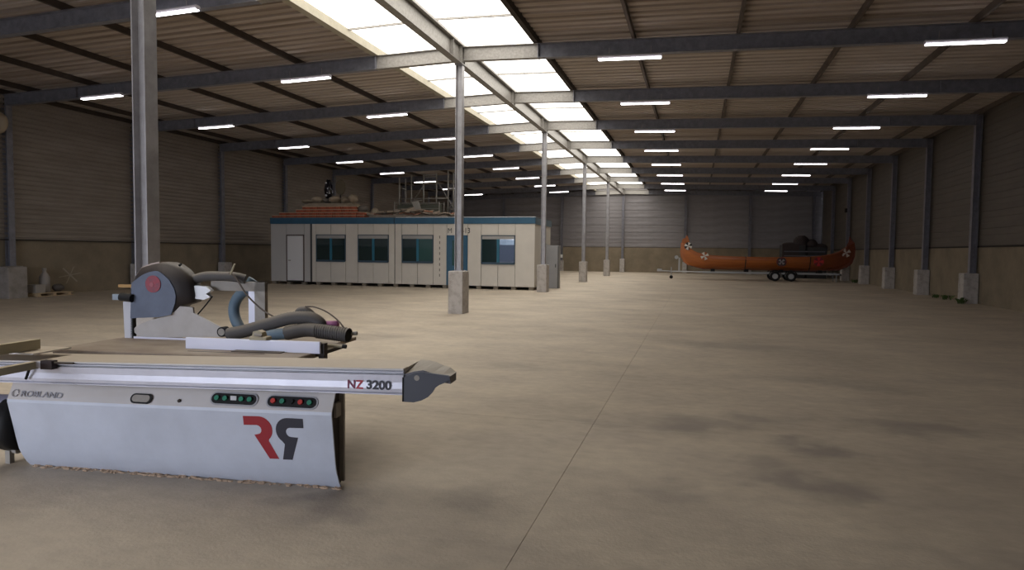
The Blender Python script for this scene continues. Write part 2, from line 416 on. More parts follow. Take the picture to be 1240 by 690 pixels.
# ------------------------------------------------------------------ roof: sheets, purlins, skylight
ce = struct(empty('ceiling'))
right_p = [-4.02+2.42*k for k in range(6)]+[XR-.15]
left_p = [-8.45-2.42*k for k in range(6)]+[XL+.1]
PH = .19
def zs(x): return 6.93+PH-SL*abs(x-XC)
for i, x in enumerate(right_p):
    mb = MB(); z0 = roofz(x); m_ = purlin_m if i == 0 else purlin_r
    mb.box(x-.06 if i == 0 else x-.035, x+.06 if i == 0 else x+.035, YR, YB, z0, z0+PH-(.0 if i == 0 else .03)); mb.build('purlin', m_, ce)
for i, x in enumerate(left_p):
    mb = MB(); z0 = roofz(x)
    if i == 0: mb.prism([(x-.10, z0-.01), (x+.09, z0-.01), (x+.09, z0+PH+.01), (x+.07, z0+PH+.01), (x+.07, z0+.015), (x-.10, z0+.015)], 'y', YR, YB); mb.build('purlin', cream_m, ce); MB().box(x-.16, x-.10, YR, YB, z0+.03, z0+PH).build('purlin_flashing', cream_m, ce)
    else: mb.box(x-.035, x+.035, YR, YB, z0, z0+PH-.04); mb.build('purlin', purlin_m, ce)
def corr(x0, x1):
    mb = MB(); n = 15; pitch = DY/n; v = []
    a, b = zs(x0), zs(x1)
    for i in range(n):
        for q, dz in ((0, -.035), (.56, -.035), (.63, .05), (.93, .05)):
            y = (i+q)*pitch; v += [(x0, y, a+dz), (x1, y, b+dz)]
    v += [(x0, n*pitch, a-.035), (x1, n*pitch, b-.035)]
    return mb.add(v, [(2*i, 2*i+1, 2*i+3, 2*i+2) for i in range(n*4)])
roof_var = [mat('fibre_cement_sheet', c, .9, noise=(1.6, d, .34, .62), bump=(30, .2), stretch=(.12, 3.4, 1)) for c, d in
            (((.52, .455, .41), (.38, .325, .28)), ((.47, .405, .36), (.30, .24, .19)), ((.55, .485, .44), (.42, .365, .315)))]
for lst, sg in ((right_p, 1), (left_p, -1)):
    for k in range(len(lst)-1):
        x0, x1 = sorted((lst[k], lst[k+1]))
        if k == len(lst)-2:
            if sg > 0: x1 = XR+.3
            else: x0 = XL-.3
        for q in range(3):
            me = corr(x0, x1).mesh('roof_sheet', roof_var[q])
            for j, n in enumerate(frames[:-1]):
                if (j*7+k*3) % 3 == q: place('roof_sheet', me, ce, (0, FY(n), 0))
# flashing between sheets every bay above the frames
# skylight
for sg, x0, x1 in ((1, XC+.0, -4.075), (-1, -8.36, XC)):
    za, zb = zs(x0), zs(x1)
    for part, (ya, yb) in enumerate(((0, 3.35), (3.38, DY))):
        def sk(ya, yb):
            return MB().add([(x0, ya, za), (x1, ya, zb), (x1, yb-.006, zb), (x0, yb-.006, za)], [(0, 3, 2, 1)])
        me = sk(ya, yb).mesh('skylight_panel', sky_m)
        for n in frames[2:-1]:
            place('skylight_panel', me, ce, (0, FY(n), 0))
    rib = MB().box(0, x1-x0, -.022, .022, -.045, -.008).mesh('skylight_joint', galv)
    solid = corr(x0, x1).mesh('roof_sheet', roof_var[0])
    for n in frames[:2]: place('roof_sheet', solid, ce, (0, FY(n), 0))
    for n in frames[2:-1]:
        o = place('skylight_joint', rib, ce, (x0, FY(n)+3.365, za if sg > 0 else za)); o.rotation_euler = (0, math.atan2(za-zb, x1-x0), 0)
MB().box(XL-.4, XR+.4, YR-.3, YB+.4, 7.32, 7.36).build('roof_deck', dark_m, ce)

# ------------------------------------------------------------------ lamps
lamp_white = mat('lamp_housing_white', (.62, .60, .68), .5)
def make_lamp():
    t = empty('ceiling_light')
    MB().prism([(-.075, .05), (-.04, .0), (.04, .0), (.075, .05), (.05, .08), (-.05, .08)], 'x', -.77, .77).build('housing', lamp_white, t)
    for s in (-1, 1):
        MB().cyl((-.75, s*.035, -.006), (.75, s*.035, -.006), .019, 8).build('lamp_tube', tube_m, t, True)
    for s in (-1, 1):
        MB().cyl((s*.5, 0, .08), (s*.5, 0, .27), .008, 6).build('hanger', galv, t)
    return t
lamp0 = make_lamp(); used = False
rows = [(-17.63, 6.22, range(1, 9), 'outer left row'), (-10.56, 6.34, range(0, 9), 'inner left row'), (-1.68, 6.34, range(0, 9), 'inner right row'), (5.42, 6.20, range(0, 9), 'outer right row')]
ordw = {0: 'overhead', 1: 'nearest', 2: 'second', 3: 'third', 4: 'fourth', 5: 'fifth', 6: 'sixth', 7: 'seventh', 8: 'farthest'}
for X, Z, ns, nm in rows:
    for n in ns:
        if n == 0 and nm != 'inner left row': continue
        o = lamp0 if not used else copy_tree(lamp0); used = True
        o.location = (X, FY(n)-.1, Z)
        if n == 0: o.location = (-10.44, FY(0)-.25, 6.37)
        o.rotation_euler = (0, SL if X > XC else -SL, 0)
        lab = 'lit fluorescent ceiling light, '+(ordw[n]+' in the '+nm if n else 'cut by the tall near column')
        tag(o, lab, 'ceiling light', 'fluorescent lights under the rafters')

# ------------------------------------------------------------------ panel saw
SB = (-2.34, 4.08, 0); SROT = math.atan2(.0991, .9951)
white_met = mat('saw_white_paint', (.60, .64, .74), .42, 0.0, noise=(3, (.52, .555, .64), .3, .7), spec=.5, dust=((.62, .52, .40), 1.6))
alu = mat('anodised_aluminium', (.66, .66, .74), .38, .25, noise=(5, (.58, .58, .66), .3, .7), dust=(DUST, .2))
alu_top = mat('dusty_aluminium', (.62, .61, .62), .5, .15, noise=(4, (.50, .46, .42), .3, .7), dust=(( .56, .46, .34), .8), stretch=(.3, 3, 1))
cast = mat('dusty_cast_table', (.40, .33, .25), .6, 0, noise=(2.2, (.24, .18, .135), .35, .68), stretch=(.8, 1.5, 1))
blk = mat('black_plastic', (.010, .010, .011), .6, spec=.25)
dkb = mat('dusty_black_metal', (.045, .035, .03), .7, dust=(DUST, .25))
hoodb = mat('guard_blue_grey', (.115, .145, .22), .55, noise=(4, (.085, .105, .16), .3, .7))
hoodd = mat('guard_hood_dark', (.028, .023, .024), .5, dust=((.20, .155, .12), .45))
hosed = mat('dusty_grey_hose', (.085, .08, .08), .7, dust=((.24, .205, .165), .75))
hoseb = mat('blue_grey_hose', (.13, .20, .27), .6, dust=((.28, .29, .28), .3))
steelb = mat('beige_grey_steel', (.36, .34, .31), .6, noise=(5, (.28, .25, .22), .3, .7))
fence_w = mat('fence_pale_aluminium', (.70, .71, .84), .35, .1)
saw = thing('panel_saw', 'white sliding table panel saw with blue-grey blade guard and dusty top in the left foreground', 'panel saw', SB, SROT)
def sk_z(u): return 1+.022*u           # slight fall of the machine to the left
def skewed(profile, x0, x1, closed=True):
    v = []; n = len(profile)
    for x in (x0, x1):
        for y, z_ in profile: v.append((x, y, z_*sk_z(x)))
    f = [(i, (i+1) % n, n+(i+1) % n, n+i) for i in range(n)]+[tuple(range(n-1, -1, -1)), tuple(range(n, 2*n))]
    return MB().add(v, f)
# curved front skin: smooth lower sheet and a flat dusty bevel above the crease
LOW = [(0, 0), (-.024, .03), (-.047, .07), (-.066, .11), (-.085, .16), (-.103, .255), (-.118, .35), (-.134, .445), (-.150, .54)]
BEV = [(-.150, .54), (-.147, .562), (-.085, .69)]
def sheet(prof, name):
    v = []; f = []; K = len(prof)
    for side in (0, 1):
        for y, z_ in prof:
            for th in (0, .012):
                v.append(((-2.50-.03*z_/.54) if side == 0 else -.002, y+th, z_*(sk_z(-2.5) if side == 0 else 1)))
    I = lambda sd, k, th: sd*2*K+k*2+th
    for k in range(K-1):
        f.append((I(0,k,0), I(1,k,0), I(1,k+1,0), I(0,k+1,0))); f.append((I(0,k,1), I(0,k+1,1), I(1,k+1,1), I(1,k,1)))
    mb = MB().add(v, f); n0 = len(f); g2 = []
    for k in range(K-1):
        for sd in (0, 1):
            q = [v[I(sd,k,0)], v[I(sd,k+1,0)], v[I(sd,k+1,1)], v[I(sd,k,1)]]
            mb.add(q, [(0, 1, 2, 3)] if sd == 0 else [(3, 2, 1, 0)])
    return mb.build(name, white_met, saw, name == 'front_panel')
fp = sheet(LOW, 'front_panel'); sheet(BEV, 'front_bevel')
# inner carcass: thin under the slide, wider body behind
cb = skewed([(.0, .01), (.07, .01), (.07, .71), (-.07, .71), (-.12, .54), (-.06, .16)], -2.46, -.035); cb.build('cabinet_body', dkb, saw)
MB().box(-.035, -.002, .045, .07, .03, .69).build('edge_flange', steelb, saw)
MB().cbox(-.034, -.012, -.05, .03, .5, .6, .003).build('switch_box', steelb, saw)
MB().box(-1.95, -.62, .07, .85, .02, .82).build('main_body', white_met, saw)
MB().box(-2.30, -1.95, .15, .80, .45, .82).build('main_body', white_met, saw)
# main cast table
MB().cbox(-2.40, -.40, .115, .93, .825, .868, .006).build('main_table', cast, saw)
MB().box(-1.35, -.72, .25, .262, .8685, .8695).build('blade_slot', dark_m, saw)
MB().box(-1.02, -.62, .30, .385, .868, .874).build('blade_insert', dkb, saw)
# sliding carriage
def slide(prof, mname, m_, x0=-2.95, x1=.54): return skewed(prof, x0, x1).build(mname, m_, saw)
BF = -.27
slide([(BF+.012, .728), (BF+.002, .738), (BF, .76), (BF+.004, .80), (BF+.002, .848), (BF+.02, .850), (BF+.02, .735)], 'carriage_front_rail', alu)
slide([(BF+.014, .852), (BF+.014, .860), (BF+.03, .860), (BF+.03, .852)], 'groove_strip', mat('groove_grey', (.22, .23, .25), .5, .3))
slide([(BF, .862), (BF, .868), (BF+.03, .868), (BF+.03, .862)], 'groove_rail', alu)
slide([(BF+.014, .870), (BF+.014, .876), (BF+.03, .876), (BF+.03, .870)], 'groove_strip', mat('groove_grey', (.22, .23, .25), .5, .3))
slide([(BF+.02, .735), (.06, .735), (.06, .875), (BF+.02, .875)], 'carriage_core', alu)
slide([(BF+.002, .877), (BF+.002, .888), (-.19, .888), (-.19, .877)], 'carriage_top', alu_top)
slide([(-.183, .875), (-.183, .886), (.085, .886), (.085, .875)], 'carriage_top', alu_top)
slide([(BF-.004, .722), (BF-.004, .728), (.07, .728), (.07, .722)], 'carriage_lip', alu)
skewed([(-.14, .69), (.05, .69), (.05, .722), (-.14, .722)], -2.4, -.1).build('guide_rail', dkb, saw)
# end handle of the carriage
hp = [(x+.03, z_) for x, z_ in [(.512, .845), (.575, .872), (.60, .880), (.635, .884), (.70, .877), (.80, .868), (.815, .862), (.815, .838), (.79, .825), (.745, .805), (.718, .785), (.70, .755), (.672, .725), (.63, .702), (.58, .688), (.512, .688)]]
def plate(poly, y0, y1): return MB().prism(poly, 'y', y0, y1)
hh = thing  # (kept short)
ho = plate(hp, BF-.002, BF+.018).build('end_handle', mat('slate_plastic', (.055, .06, .08), .45), saw)
top = []
TOPS = [(.541, .862, .902), (.605, .882, .902), (.665, .892, .896), (.73, .877, .885), (.79, .870, .882), (.845, .862, .862)]
v = []; f = []
for i, (x, za, zb) in enumerate(TOPS):
    w_ = (.34, .33, .30, .25, .20, .14)[i]
    v += [(x, BF+.017, za), (x, BF+.017+w_, zb), (x, BF+.017+w_, zb-.05), (x, BF+.017, za-.05)]
for i in range(len(TOPS)-1):
    a = 4*i; b = a+4
    f += [(a, b, b+1, a+1), (a+1, b+1, b+2, a+2), (a+2, b+2, b+3, a+3), (a+3, b+3, b, a)]
f += [(0, 1, 2, 3), (23, 22, 21, 20)]
MB().add(v, f).build('handle_top', mat('dusty_slate_plastic', (.12, .12, .14), .5, dust=((.42, .36, .28), .85)), ho)
MB().box(.535, .543, BF-.006, .0, .69, .845).build('end_plate', blk, saw)
MB().cyl((.63, BF-.004, .845), (.63, BF+.02, .845), .018, 12).build('handle_bolt', steelb, ho)
# lettering and marks on the saw
red_m = mat('logo_red', (.33, .02, .03), .5); dkt = mat('logo_black', (.035, .035, .05), .5)
def fy(z_): return -.085-.065*(z_-.16)/.38
def decal(name, poly, m_):
    n = len(poly); v = [(x, fy(z_)-.003, z_) for x, z_ in poly]+[(x, fy(z_)+.004, z_) for x, z_ in poly]
    f = [tuple(range(n-1, -1, -1)), tuple(range(n, 2*n))]+[(i, (i+1) % n, n+(i+1) % n, n+i) for i in range(n)]
    return MB().add(v, f).build(name, m_, saw)
def arc(cx, cz, rx, rz, a0, a1, n=10): return [(cx+rx*math.cos(R(a0+(a1-a0)*i/n)), cz+rz*math.sin(R(a0+(a1-a0)*i/n))) for i in range(n+1)]
LU = .022
Lr = [(-.672, .505), (-.672, .44), (-.578, .444)]+arc(-.578, .411, .034, .033, 85, -85, 8)+[(-.600, .372), (-.503, .203), (-.432, .205), (-.497, .333)]+arc(-.555, .415, .092, .093, -50, 88, 12)
decal('letter_mark', [(x+LU, z_) for x, z_ in Lr], red_m)
Rr = [(-.232, .507), (-.338, .507)]+arc(-.345, .414, .092, .093, 92, 235, 12)+[(-.380, .316), (-.405, .203), (-.334, .205), (-.278, .369), (-.325, .371)]+arc(-.330, .405, .034, .033, 265, 95, 8)+[(-.233, .441)]
decal('letter_mark', [(x+LU, z_) for x, z_ in Rr], dkt)
TR = (R(90), 0, 0)
text_obj('lettering', 'N', .077, mat('letter_wine', (.20, .03, .08), .5), saw, (.162, BF-.001, .760), TR, .0018)
text_obj('lettering', 'Z', .077, mat('letter_red', (.42, .03, .05), .5), saw, (.222, BF-.001, .760), TR, .0018)
text_obj('lettering', '3200', .077, dkt, saw, (.292, BF-.001, .762), TR, .0030, 1.10)
emb = mat('embossed_grey', (.30, .30, .33), .5)
eb = text_obj('lettering', 'ROBLAND', .058, emb, saw, (-2.43, -.1415, .557), (R(63.4), 0, 0), .0012, 1.3)
MB().tube([(-2.475+.026*math.cos(a*.55), -.1325+.0116*math.sin(a*.55), .576+.0232*math.sin(a*.55)) for a in range(12)], .003, 6).build('round_emblem', emb, saw)
# oval recesses on the bevel: hand hole and two control panels
bev = MB  # bevel plane from (y -.145,z .57) to (y -.085,z .69)
bd = Vector((0, .06, .12)).normalized(); bn = Vector((0, -.12, .06)).normalized()
def oval(u0_, u1_, zc, hz, off, th, name, m_, par=saw):
    cy = -.145+.06*(zc-.57)/.12
    c = [(x, s) for x, s in arc(u1_-hz, 0, hz, hz, -90, 90, 8)+arc(u0_+hz, 0, hz, hz, 90, 270, 8)]
    n = len(c); v = []
    for d in (off, off-th):
        for x, s in c: v.append(Vector((x, cy, zc))+bd*s+bn*d)
    f = [tuple(range(n-1, -1, -1))[::-1], tuple(range(n, 2*n))[::-1]]+[(i, n+i, n+(i+1) % n, (i+1) % n) for i in range(n)]
    o = MB().add(v, f).build(name, m_, par); return o, cy
def btn(par, x, cy, zc, col, r=.014):
    c = Vector((x, cy, zc))+bn*.008
    MB().cyl(c, c+bn*.014, r, 12).build('push_button', col, par)
gb = mat('green_button', (.02, .22, .13), .4); rb = mat('red_button', (.55, .04, .03), .4); wt = mat('white_label', (.6, .6, .62), .5)
chrome = mat('oval_rim', (.42, .42, .45), .35, .6)
z1_ = .612
for (a, b), cols in (((-.895, -.56), 'g g w g g'.split()), ((-.475, -.12), 'r g k r g'.split())):
    rim, cy = oval(a-.012, b+.012, z1_, .046, .004, .006, 'control_panel', chrome)
    oval(a, b, z1_, .036, .0075, .004, 'panel_recess', blk, rim)
    for i, cname in enumerate(cols):
        x = a+.045+(b-a-.09)*i/4
        if cname == 'w':
            c = Vector((x, cy, z1_))+bn*.009; MB().box(c.x-.022, c.x+.022, c.y-.003, c.y+.003, c.z-.02, c.z+.02).build('white_label', wt, rim)
        else: btn(rim, x, cy, z1_, {'g': gb, 'r': rb, 'k': blk}[cname], .017)
rim, cy = oval(-1.52, -1.35, .585, .036, .004, .006, 'hand_hole', blk)
oval(-1.505, -1.365, .585, .025, .0065, .003, 'recess_plate', steelb, rim)
MB().cyl(Vector((-1.14, -.13, .585)), Vector((-1.14, -.142, .582)), .012, 8).build('bolt', dkb, saw)
# black hand wheel / motor at the left end
MB().tube([(-2.70, .02, .30), (-2.575, .05, .30)], .20, 20).build('end_motor', blk, saw, True)
MB().tube([(-2.80, .02, .46), (-2.58, .05, .46)], .06, 12).build('motor_cap', mat('grey_cap', (.16, .16, .22), .5), saw, True)
MB().tube([(-2.68, .02, .10), (-2.62, .02, .10)], .03, 10).build('adjusting_foot', steelb, saw)
MB().box(-2.6, -2.45, .05, .09, .12, .50).build('motor_bracket', dkb, saw)
MB().box(-2.70, -2.66, -.02, .02, 0, .1).build('adjusting_foot', steelb, saw)
# crosscut outrigger bars running out towards the viewer on the left
beige_b = mat('beige_outrigger_bar', (.40, .36, .25), .6, dust=((.58, .47, .33), .7))
def bar(p0, p1, w_, h, name, m_, par=saw):
    p0 = Vector(p0); p1 = Vector(p1); t = (p1-p0).normalized(); a = Vector((-t.y, t.x, 0)).normalized()*w_/2; zz = Vector((0, 0, h))
    v = [p0-a, p0+a, p1+a, p1-a]; v += [q+zz for q in v]
    return MB().add(v, [(0,3,2,1),(4,5,6,7),(0,1,5,4),(1,2,6,5),(2,3,7,6),(3,0,4,7)]).build(name, m_, par)
bar((-2.31, -.10, .905), (-2.31, -1.0, .905), .05, .07, 'crosscut_fence', beige_b)
bar((-2.13, -.30, .80), (-2.13, -1.1, .80), .05, .05, 'outrigger_rail', beige_b)
bar((-2.9, -.30, .845), (-2.9, -1.1, .845), .05, .05, 'outrigger_rail', beige_b)
MB().box(-2.95, -2.17, -.27, .05, .888, .898).build('crosscut_plate', alu_top, saw)
MB().box(-2.07, -1.98, BF-.05, BF, .80, .86).build('clamp_block', mat('clamp_dark_red', (.02, .007, .008), .5), saw)
MB().box(-2.13, -2.07, BF-.05, BF-.01, .81, .85).build('clamp_jaw', alu, saw)
MB().cyl((-2.15, BF-.04, .84), (-2.22, BF-.02, .72), .009, 8).build('clamp_lever', blk, saw)
MB().cyl((-2.0, BF-.03, .845), (-1.85, BF-.005, .842), .008, 8).build('clamp_rod', dkb, saw)
# rip fence
MB().cbox(-1.455, -.335, .372, .40, .866, .955, .004).build('rip_fence', fence_w, saw)
MB().box(-2.25, -1.75, .79, .80, .868, .885).build('rear_stop_strip', fence_w, saw)
fb = MB().box(-.36, -.315, .40, .46, .80, .94).build('fence_bracket', dkb, saw)
MB().box(-.42, -.36, .43, .9, .84, .868).build('fence_rail', dkb, saw)
MB().cyl((-.40, .50, .915), (-.20, .52, .905), .012, 8).build('fence_rod', beige_b, saw)
MB().cyl((-.22, .52, .907), (-.19, .52, .905), .016, 8).build('rod_tip', blk, saw)
MB().cyl((-.45, .80, .945), (-.22, .80, .975), .016, 8).build('fence_rod', steelb, saw)
# extension table carrying the hoses
MB().box(-1.6, -.46, .93, 1.35, .84, .868).build('extension_table', cast, saw)
# blade guard (stands at the back of the table)
G = .80
gp = [(-2.277, 1.041), (-2.263, 1.313), (-2.255, 1.348), (-2.158, 1.414), (-2.09, 1.441), (-2.039, 1.451), (-2.0, 1.448), (-1.968, 1.431), (-1.899, 1.376), (-1.853, 1.299), (-1.84, 1.24), (-1.848, 1.18), (-1.888, 1.08), (-2.0, 1.058)]
hp2 = [(-2.262, 1.36), (-2.245, 1.412), (-2.188, 1.484), (-2.085, 1.514), (-2.0, 1.528), (-1.93, 1.525), (-1.865, 1.503), (-1.80, 1.462), (-1.745, 1.405), (-1.71, 1.33), (-1.70, 1.25), (-1.705, 1.185), (-1.80, 1.155), (-1.86, 1.10), (-2.255, 1.05)]
gd = plate(gp, G-.012, G+.0).build('blade_guard', hoodb, saw)
shift = [(x-.05, z_-.01) for x, z_ in hp2]
v = []; n = len(hp2)
# hood: swept back, fuller behind
for yy, dx, dz, sc in ((G, 0, 0, .93), (G+.05, .0, 0, 1.0), (G+.17, -.02, 0, 1.0), (G+.20, -.02, 0, .93)):
    for x, z_ in hp2: v.append((-1.98+(x+1.98)*sc+dx, yy, 1.30+(z_-1.30)*sc+dz))
f = []
for r_ in range(3):
    for i in range(n): j = (i+1) % n; f.append((r_*n+i, r_*n+j, (r_+1)*n+j, (r_+1)*n+i))
f += [tuple(range(n-1, -1, -1)), tuple(range(3*n, 4*n))]
hood = MB().add(v, f).build('guard_hood', hoodd, gd, True)
MB().prism([(-2.25, 1.36), (-2.245, 1.412), (-2.188, 1.484), (-2.10, 1.515), (-2.02, 1.53), (-2.02, 1.515), (-2.09, 1.50), (-2.17, 1.468), (-2.228, 1.40), (-2.235, 1.36)], 'y', G+.03, G+.16).build('pale_rim_strip', mat('pale_pink_plastic', (.50, .40, .35), .5), gd)
MB().cyl((-2.05, G-.018, 1.34), (-2.05, G-.010, 1.34), .073, 24).build('round_sticker', mat('faded_red_sticker', (.34, .045, .07), .6, noise=(30, (.20, .06, .09), .35, .65)), gd)
MB().cyl((-2.06, G-.021, 1.335), (-2.06, G-.016, 1.335), .02, 14).build('sticker_centre', mat('dull_pink', (.33, .09, .12), .6), gd)
MB().cyl((-1.83, G+.03, 1.50), (-1.83, G+.05, 1.512), .01, 8).build('guard_screw', blk, gd)
# white blade fork plate under the guard
gw = [(-2.263, .949), (-2.235, .975), (-2.11, 1.025), (-1.888, 1.08), (-1.85, 1.14), (-1.835, 1.156), (-1.701, 1.148), (-1.694, 1.099), (-1.449, .987), (-1.40, .95), (-1.397, .905), (-2.192, .875), (-2.26, .915)]
plate(gw, G+.012, G+.035).build('fork_plate', mat('pale_grey_paint', (.50, .48, .47), .5, noise=(5, (.42, .39, .37), .3, .7)), saw)
MB().cyl((-1.42, G-.01, .948), (-1.42, G+.06, .948), .042, 18).build('clamp_knob', blk, saw)
MB().cyl((-1.42, G-.014, .948), (-1.42, G-.009, .948), .030, 18).build('knob_face', steelb, saw)
MB().cyl((-1.35, G+.0, .948), (-1.37, G+.07, .948), .03, 12).build('clamp_collar', beige_b, saw)
MB().prism([(-2.345, .868), (-2.355, 1.18), (-2.30, 1.195), (-2.275, 1.18), (-2.275, .868)], 'y', G-.0, G+.05).build('guard_post', mat('post_white', (.55, .56, .62), .5), saw)
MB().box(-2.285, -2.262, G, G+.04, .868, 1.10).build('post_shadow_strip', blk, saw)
MB().box(-2.45, -2.33, G-.01, G+.03, 1.195, 1.245).build('guard_handle_bar', mat('blue_grey_bar', (.25, .30, .36), .5), saw)
MB().cyl((-2.35, G-.03, 1.225), (-2.24, G-.03, 1.215), .035, 12).build('locking_knob', blk, saw)
MB().box(-2.45, -2.26, G+.06, G+.09, 1.30, 1.325).build('wooden_handle', mat('orange_wood', (.40, .23, .07), .6), saw)
# support arm and post
A_ = .95
MB().box(-1.62, -1.115, A_, A_+.05, 1.285, 1.365).build('guard_arm', steelb, saw)
MB().box(-1.21, -1.115, A_, A_+.05, .87, 1.365).build('arm_post', steelb, saw)
MB().box(-1.27, -1.212, A_+.005, A_+.03, .88, 1.30).build('post_pale_side', fence_w, saw)
MB().prism([(-1.78, 1.29), (-1.70, 1.33), (-1.60, 1.325), (-1.555, 1.29), (-1.60, 1.262), (-1.56, 1.235), (-1.62, 1.21), (-1.75, 1.225)], 'y', G+.05, G+.1).build('arm_bracket', mat('bright_bracket', (.55, .56, .58), .4, .3), saw)
# dust hoses
def spline(pts, n=8):
    P = [Vector(p) for p in pts]; P = [P[0]*2-P[1]]+P+[P[-1]*2-P[-2]]; out = []
    for i in range(1, len(P)-2):
        for k in range(n):
            t = k/n; a, b, c, d = P[i-1:i+3]
            out.append(.5*((2*b)+(c-a)*t+(2*a-5*b+4*c-d)*t*t+(3*b-a-3*c+d)*t**3))
    out.append(P[-2]); return out
def hose(pts, r, m_, name='dust_hose', n=14, ribs=True, cap=True):
    p = spline(pts, n); rad = [r*(1+.05*(i % 2)) if ribs else r for i in range(len(p))]
    return MB().tube(p, r, 12, cap, rad).build(name, m_, saw, True)
h1 = hose([(-1.80, G+.10, 1.36), (-1.66, G+.12, 1.405), (-1.50, G+.12, 1.41), (-1.37, G+.13, 1.405), (-1.30, G+.16, 1.385)], .04, hosed)
h2 = hose([(-1.30, A_+.14, 1.38), (-1.345, A_+.12, 1.31), (-1.43, A_+.10, 1.22), (-1.455, A_+.08, 1.13), (-1.43, A_+.06, 1.04), (-1.36, A_+.02, .955)], .045, hoseb)
h3 = hose([(-1.36, G, .93), (-1.20, G, .965), (-1.0, G+.02, 1.025), (-.82, G+.03, 1.075), (-.66, G+.04, 1.085), (-.58, G+.05, 1.05), (-.55, G+.06, 1.0)], .052, hosed)
h4 = hose([(-1.02, G-.05, .92), (-.92, G-.03, .945), (-.80, G, .955)], .045, hoseb)
hose_ribs = MB()
h5 = hose([(-.84, G, .955), (-.66, G+.0, .988), (-.5, G-.02, .982), (-.27, G-.05, .962)], .056, hosed, n=15, cap=False)
MB().cyl((-.280, G-.0485, .9628), (-.274, G-.05, .9622), .052, 14).build('hose_mouth', blk, h5)
hose([(-.79, G+.1, 1.08), (-.76, G+.08, 1.125), (-.71, G+.07, 1.14), (-.665, G+.08, 1.11), (-.66, G+.10, 1.07)], .036, hosed)
MB().tube([(-.53, G+.08, 1.03), (-.42, G+.08, 1.035)], .028, 12).build('pink_hose_cap', mat('faded_magenta', (.35, .12, .25), .6), saw, True)
def wire(pts, r, m_, name='cable'): return MB().tube(spline(pts, 6), r, 6).build(name, m_, saw, True)
wcol = mat('brown_cable', (.10, .075, .06), .6)
for i in range(14):
    x = -.56+i*.0205; q = (x+.56)/.29; z_ = .984-.021*q; y = G-.015-.034*q
    hose_ribs.tube([(x-.004, y, z_), (x, y, z_), (x+.004, y, z_)], .06, 14, True, [.056, .0615, .056])
hose_ribs.build('hose_ribs', hosed, h5)
wire([(-1.40, G+.08, 1.44), (-1.33, G+.07, 1.40), (-1.22, G+.05, 1.26), (-1.08, G+.05, 1.14), (-.95, G+.05, 1.07)], .007, wcol)
wire([(-1.56, G+.08, 1.24), (-1.62, G+.07, 1.16), (-1.69, G+.06, 1.08)], .006, blk)
wire([(-.70, G+.06, 1.175), (-.62, G+.05, 1.175), (-.50, G+.03, 1.14), (-.38, G+.0, 1.07), (-.30, G-.03, .99)], .006, wcol)
MB().cyl((-1.375, G+.06, 1.43), (-1.335, G+.06, 1.52), .008, 6).build('marking_stick', beige_b, saw)
t = thing('hand_clamp', 'small dusty beige hand clamp lying on the rip fence of the saw', 'clamp', SB, SROT)
MB().cbox(-.90, -.755, .345, .43, .956, .982, .006).build('clamp_base', beige_b, t)
MB().prism([(-.88, .982), (-.79, .982), (-.80, 1.015), (-.83, 1.03), (-.87, 1.02)], 'y', .355, .42).build('clamp_body', beige_b, t)
MB().cyl((-.85, .345, 1.0), (-.79, .345, .992), .012, 8).build('clamp_screw', steelb, t)
# sawdust fringe along the foot of the cabinet
mb = MB(); rnd = random.Random(3)
for i in range(160):
    u_ = rnd.uniform(-2.45, .0); mb.blob((u_, rnd.uniform(-.05, .0), .002), rnd.uniform(.008, .035), rnd.uniform(.006, .018), rnd.uniform(.003, .010), 6, 4, .3, rnd)
sd = mb.build('sawdust', mat('sawdust', (.50, .36, .25), .95), None); sd.location = SB; sd.rotation_euler = (0, 0, SROT); sd['kind'] = 'stuff'
tag(sd, 'line of pale sawdust along the foot of the panel saw', 'sawdust')

# ------------------------------------------------------------------ site cabin
CY, CZ0, CZ1 = 27.5, .13, 3.10
CX0, CX1 = -19.47, -6.61
cabin = thing('site_cabin', 'long cream portable office cabin with blue roof edge, four windows and two doors', 'cabin', (0, 0, 0))
creams = [mat('cream_panel', c, .55, noise=(1.5, tuple(x*.9 for x in c), .3, .7)) for c in ((.66, .62, .56), (.60, .56, .50))]
cream_l = mat('left_grey_cream_panel', (.50, .49, .48), .55)
MB().box(CX0+.02, CX1-.02, CY+.04, CY+3.15, CZ0, CZ1-.02).build('cabin_body', mat('joint_grey', (.17, .165, .16), .7), cabin)
def pan(x0, x1, z0, z1, m_=None, name='wall_panel', par=cabin, y=CY, th=.04, g_=.009):
    return MB().cbox(x0+g_, x1-g_, y, y+th, z0+g_, z1-g_, .004).build(name, m_ or creams[0], par)
ZB, ZT = CZ0, 2.83; WB, WT = 1.12, 2.33
full = [(-19.47, -18.63, 1), (-17.68, -17.35, 1), (-17.27, -17.05, 0), (-15.52, -14.9, 0), (-13.36, -13.08, 0), (-13.05, -12.72, 0), (-11.21, -10.58, 0), (-9.61, -8.99, 0), (-7.47, -6.61, 0)]
for a, b, l in full: pan(a, b, ZB, ZT, cream_l if l else None)
pan(-18.63, -17.68, 2.32, ZT, cream_l)
ab = pan(-10.58, -9.61, 2.32, ZT)
wins = [(-17.05, -15.52, 'dark'), (-14.9, -13.36, 'dark'), (-12.72, -11.21, 'dark'), (-8.99, -7.47, 'open')]
blue = mat('cabin_blue', (.035, .12, .21), .5, noise=(2, (.025, .09, .16), .3, .7)); framed = mat('window_dark_blue_frame', (.04, .075, .11), .5)
tealm = mat('teal_mullion', (.02, .14, .22), .5)
glass = mat('dark_window_glass', (.012, .03, .033), .04, 0, spec=.9)
glass2 = mat('teal_curtained_glass', (.03, .085, .085), .06, 0, spec=.9)
mirror_g = mat('reflecting_window_glass', (.02, .03, .04), .015, 0, spec=1.0)
mirror_g.node_tree.nodes['Principled BSDF'].inputs['IOR'].default_value = 1.62
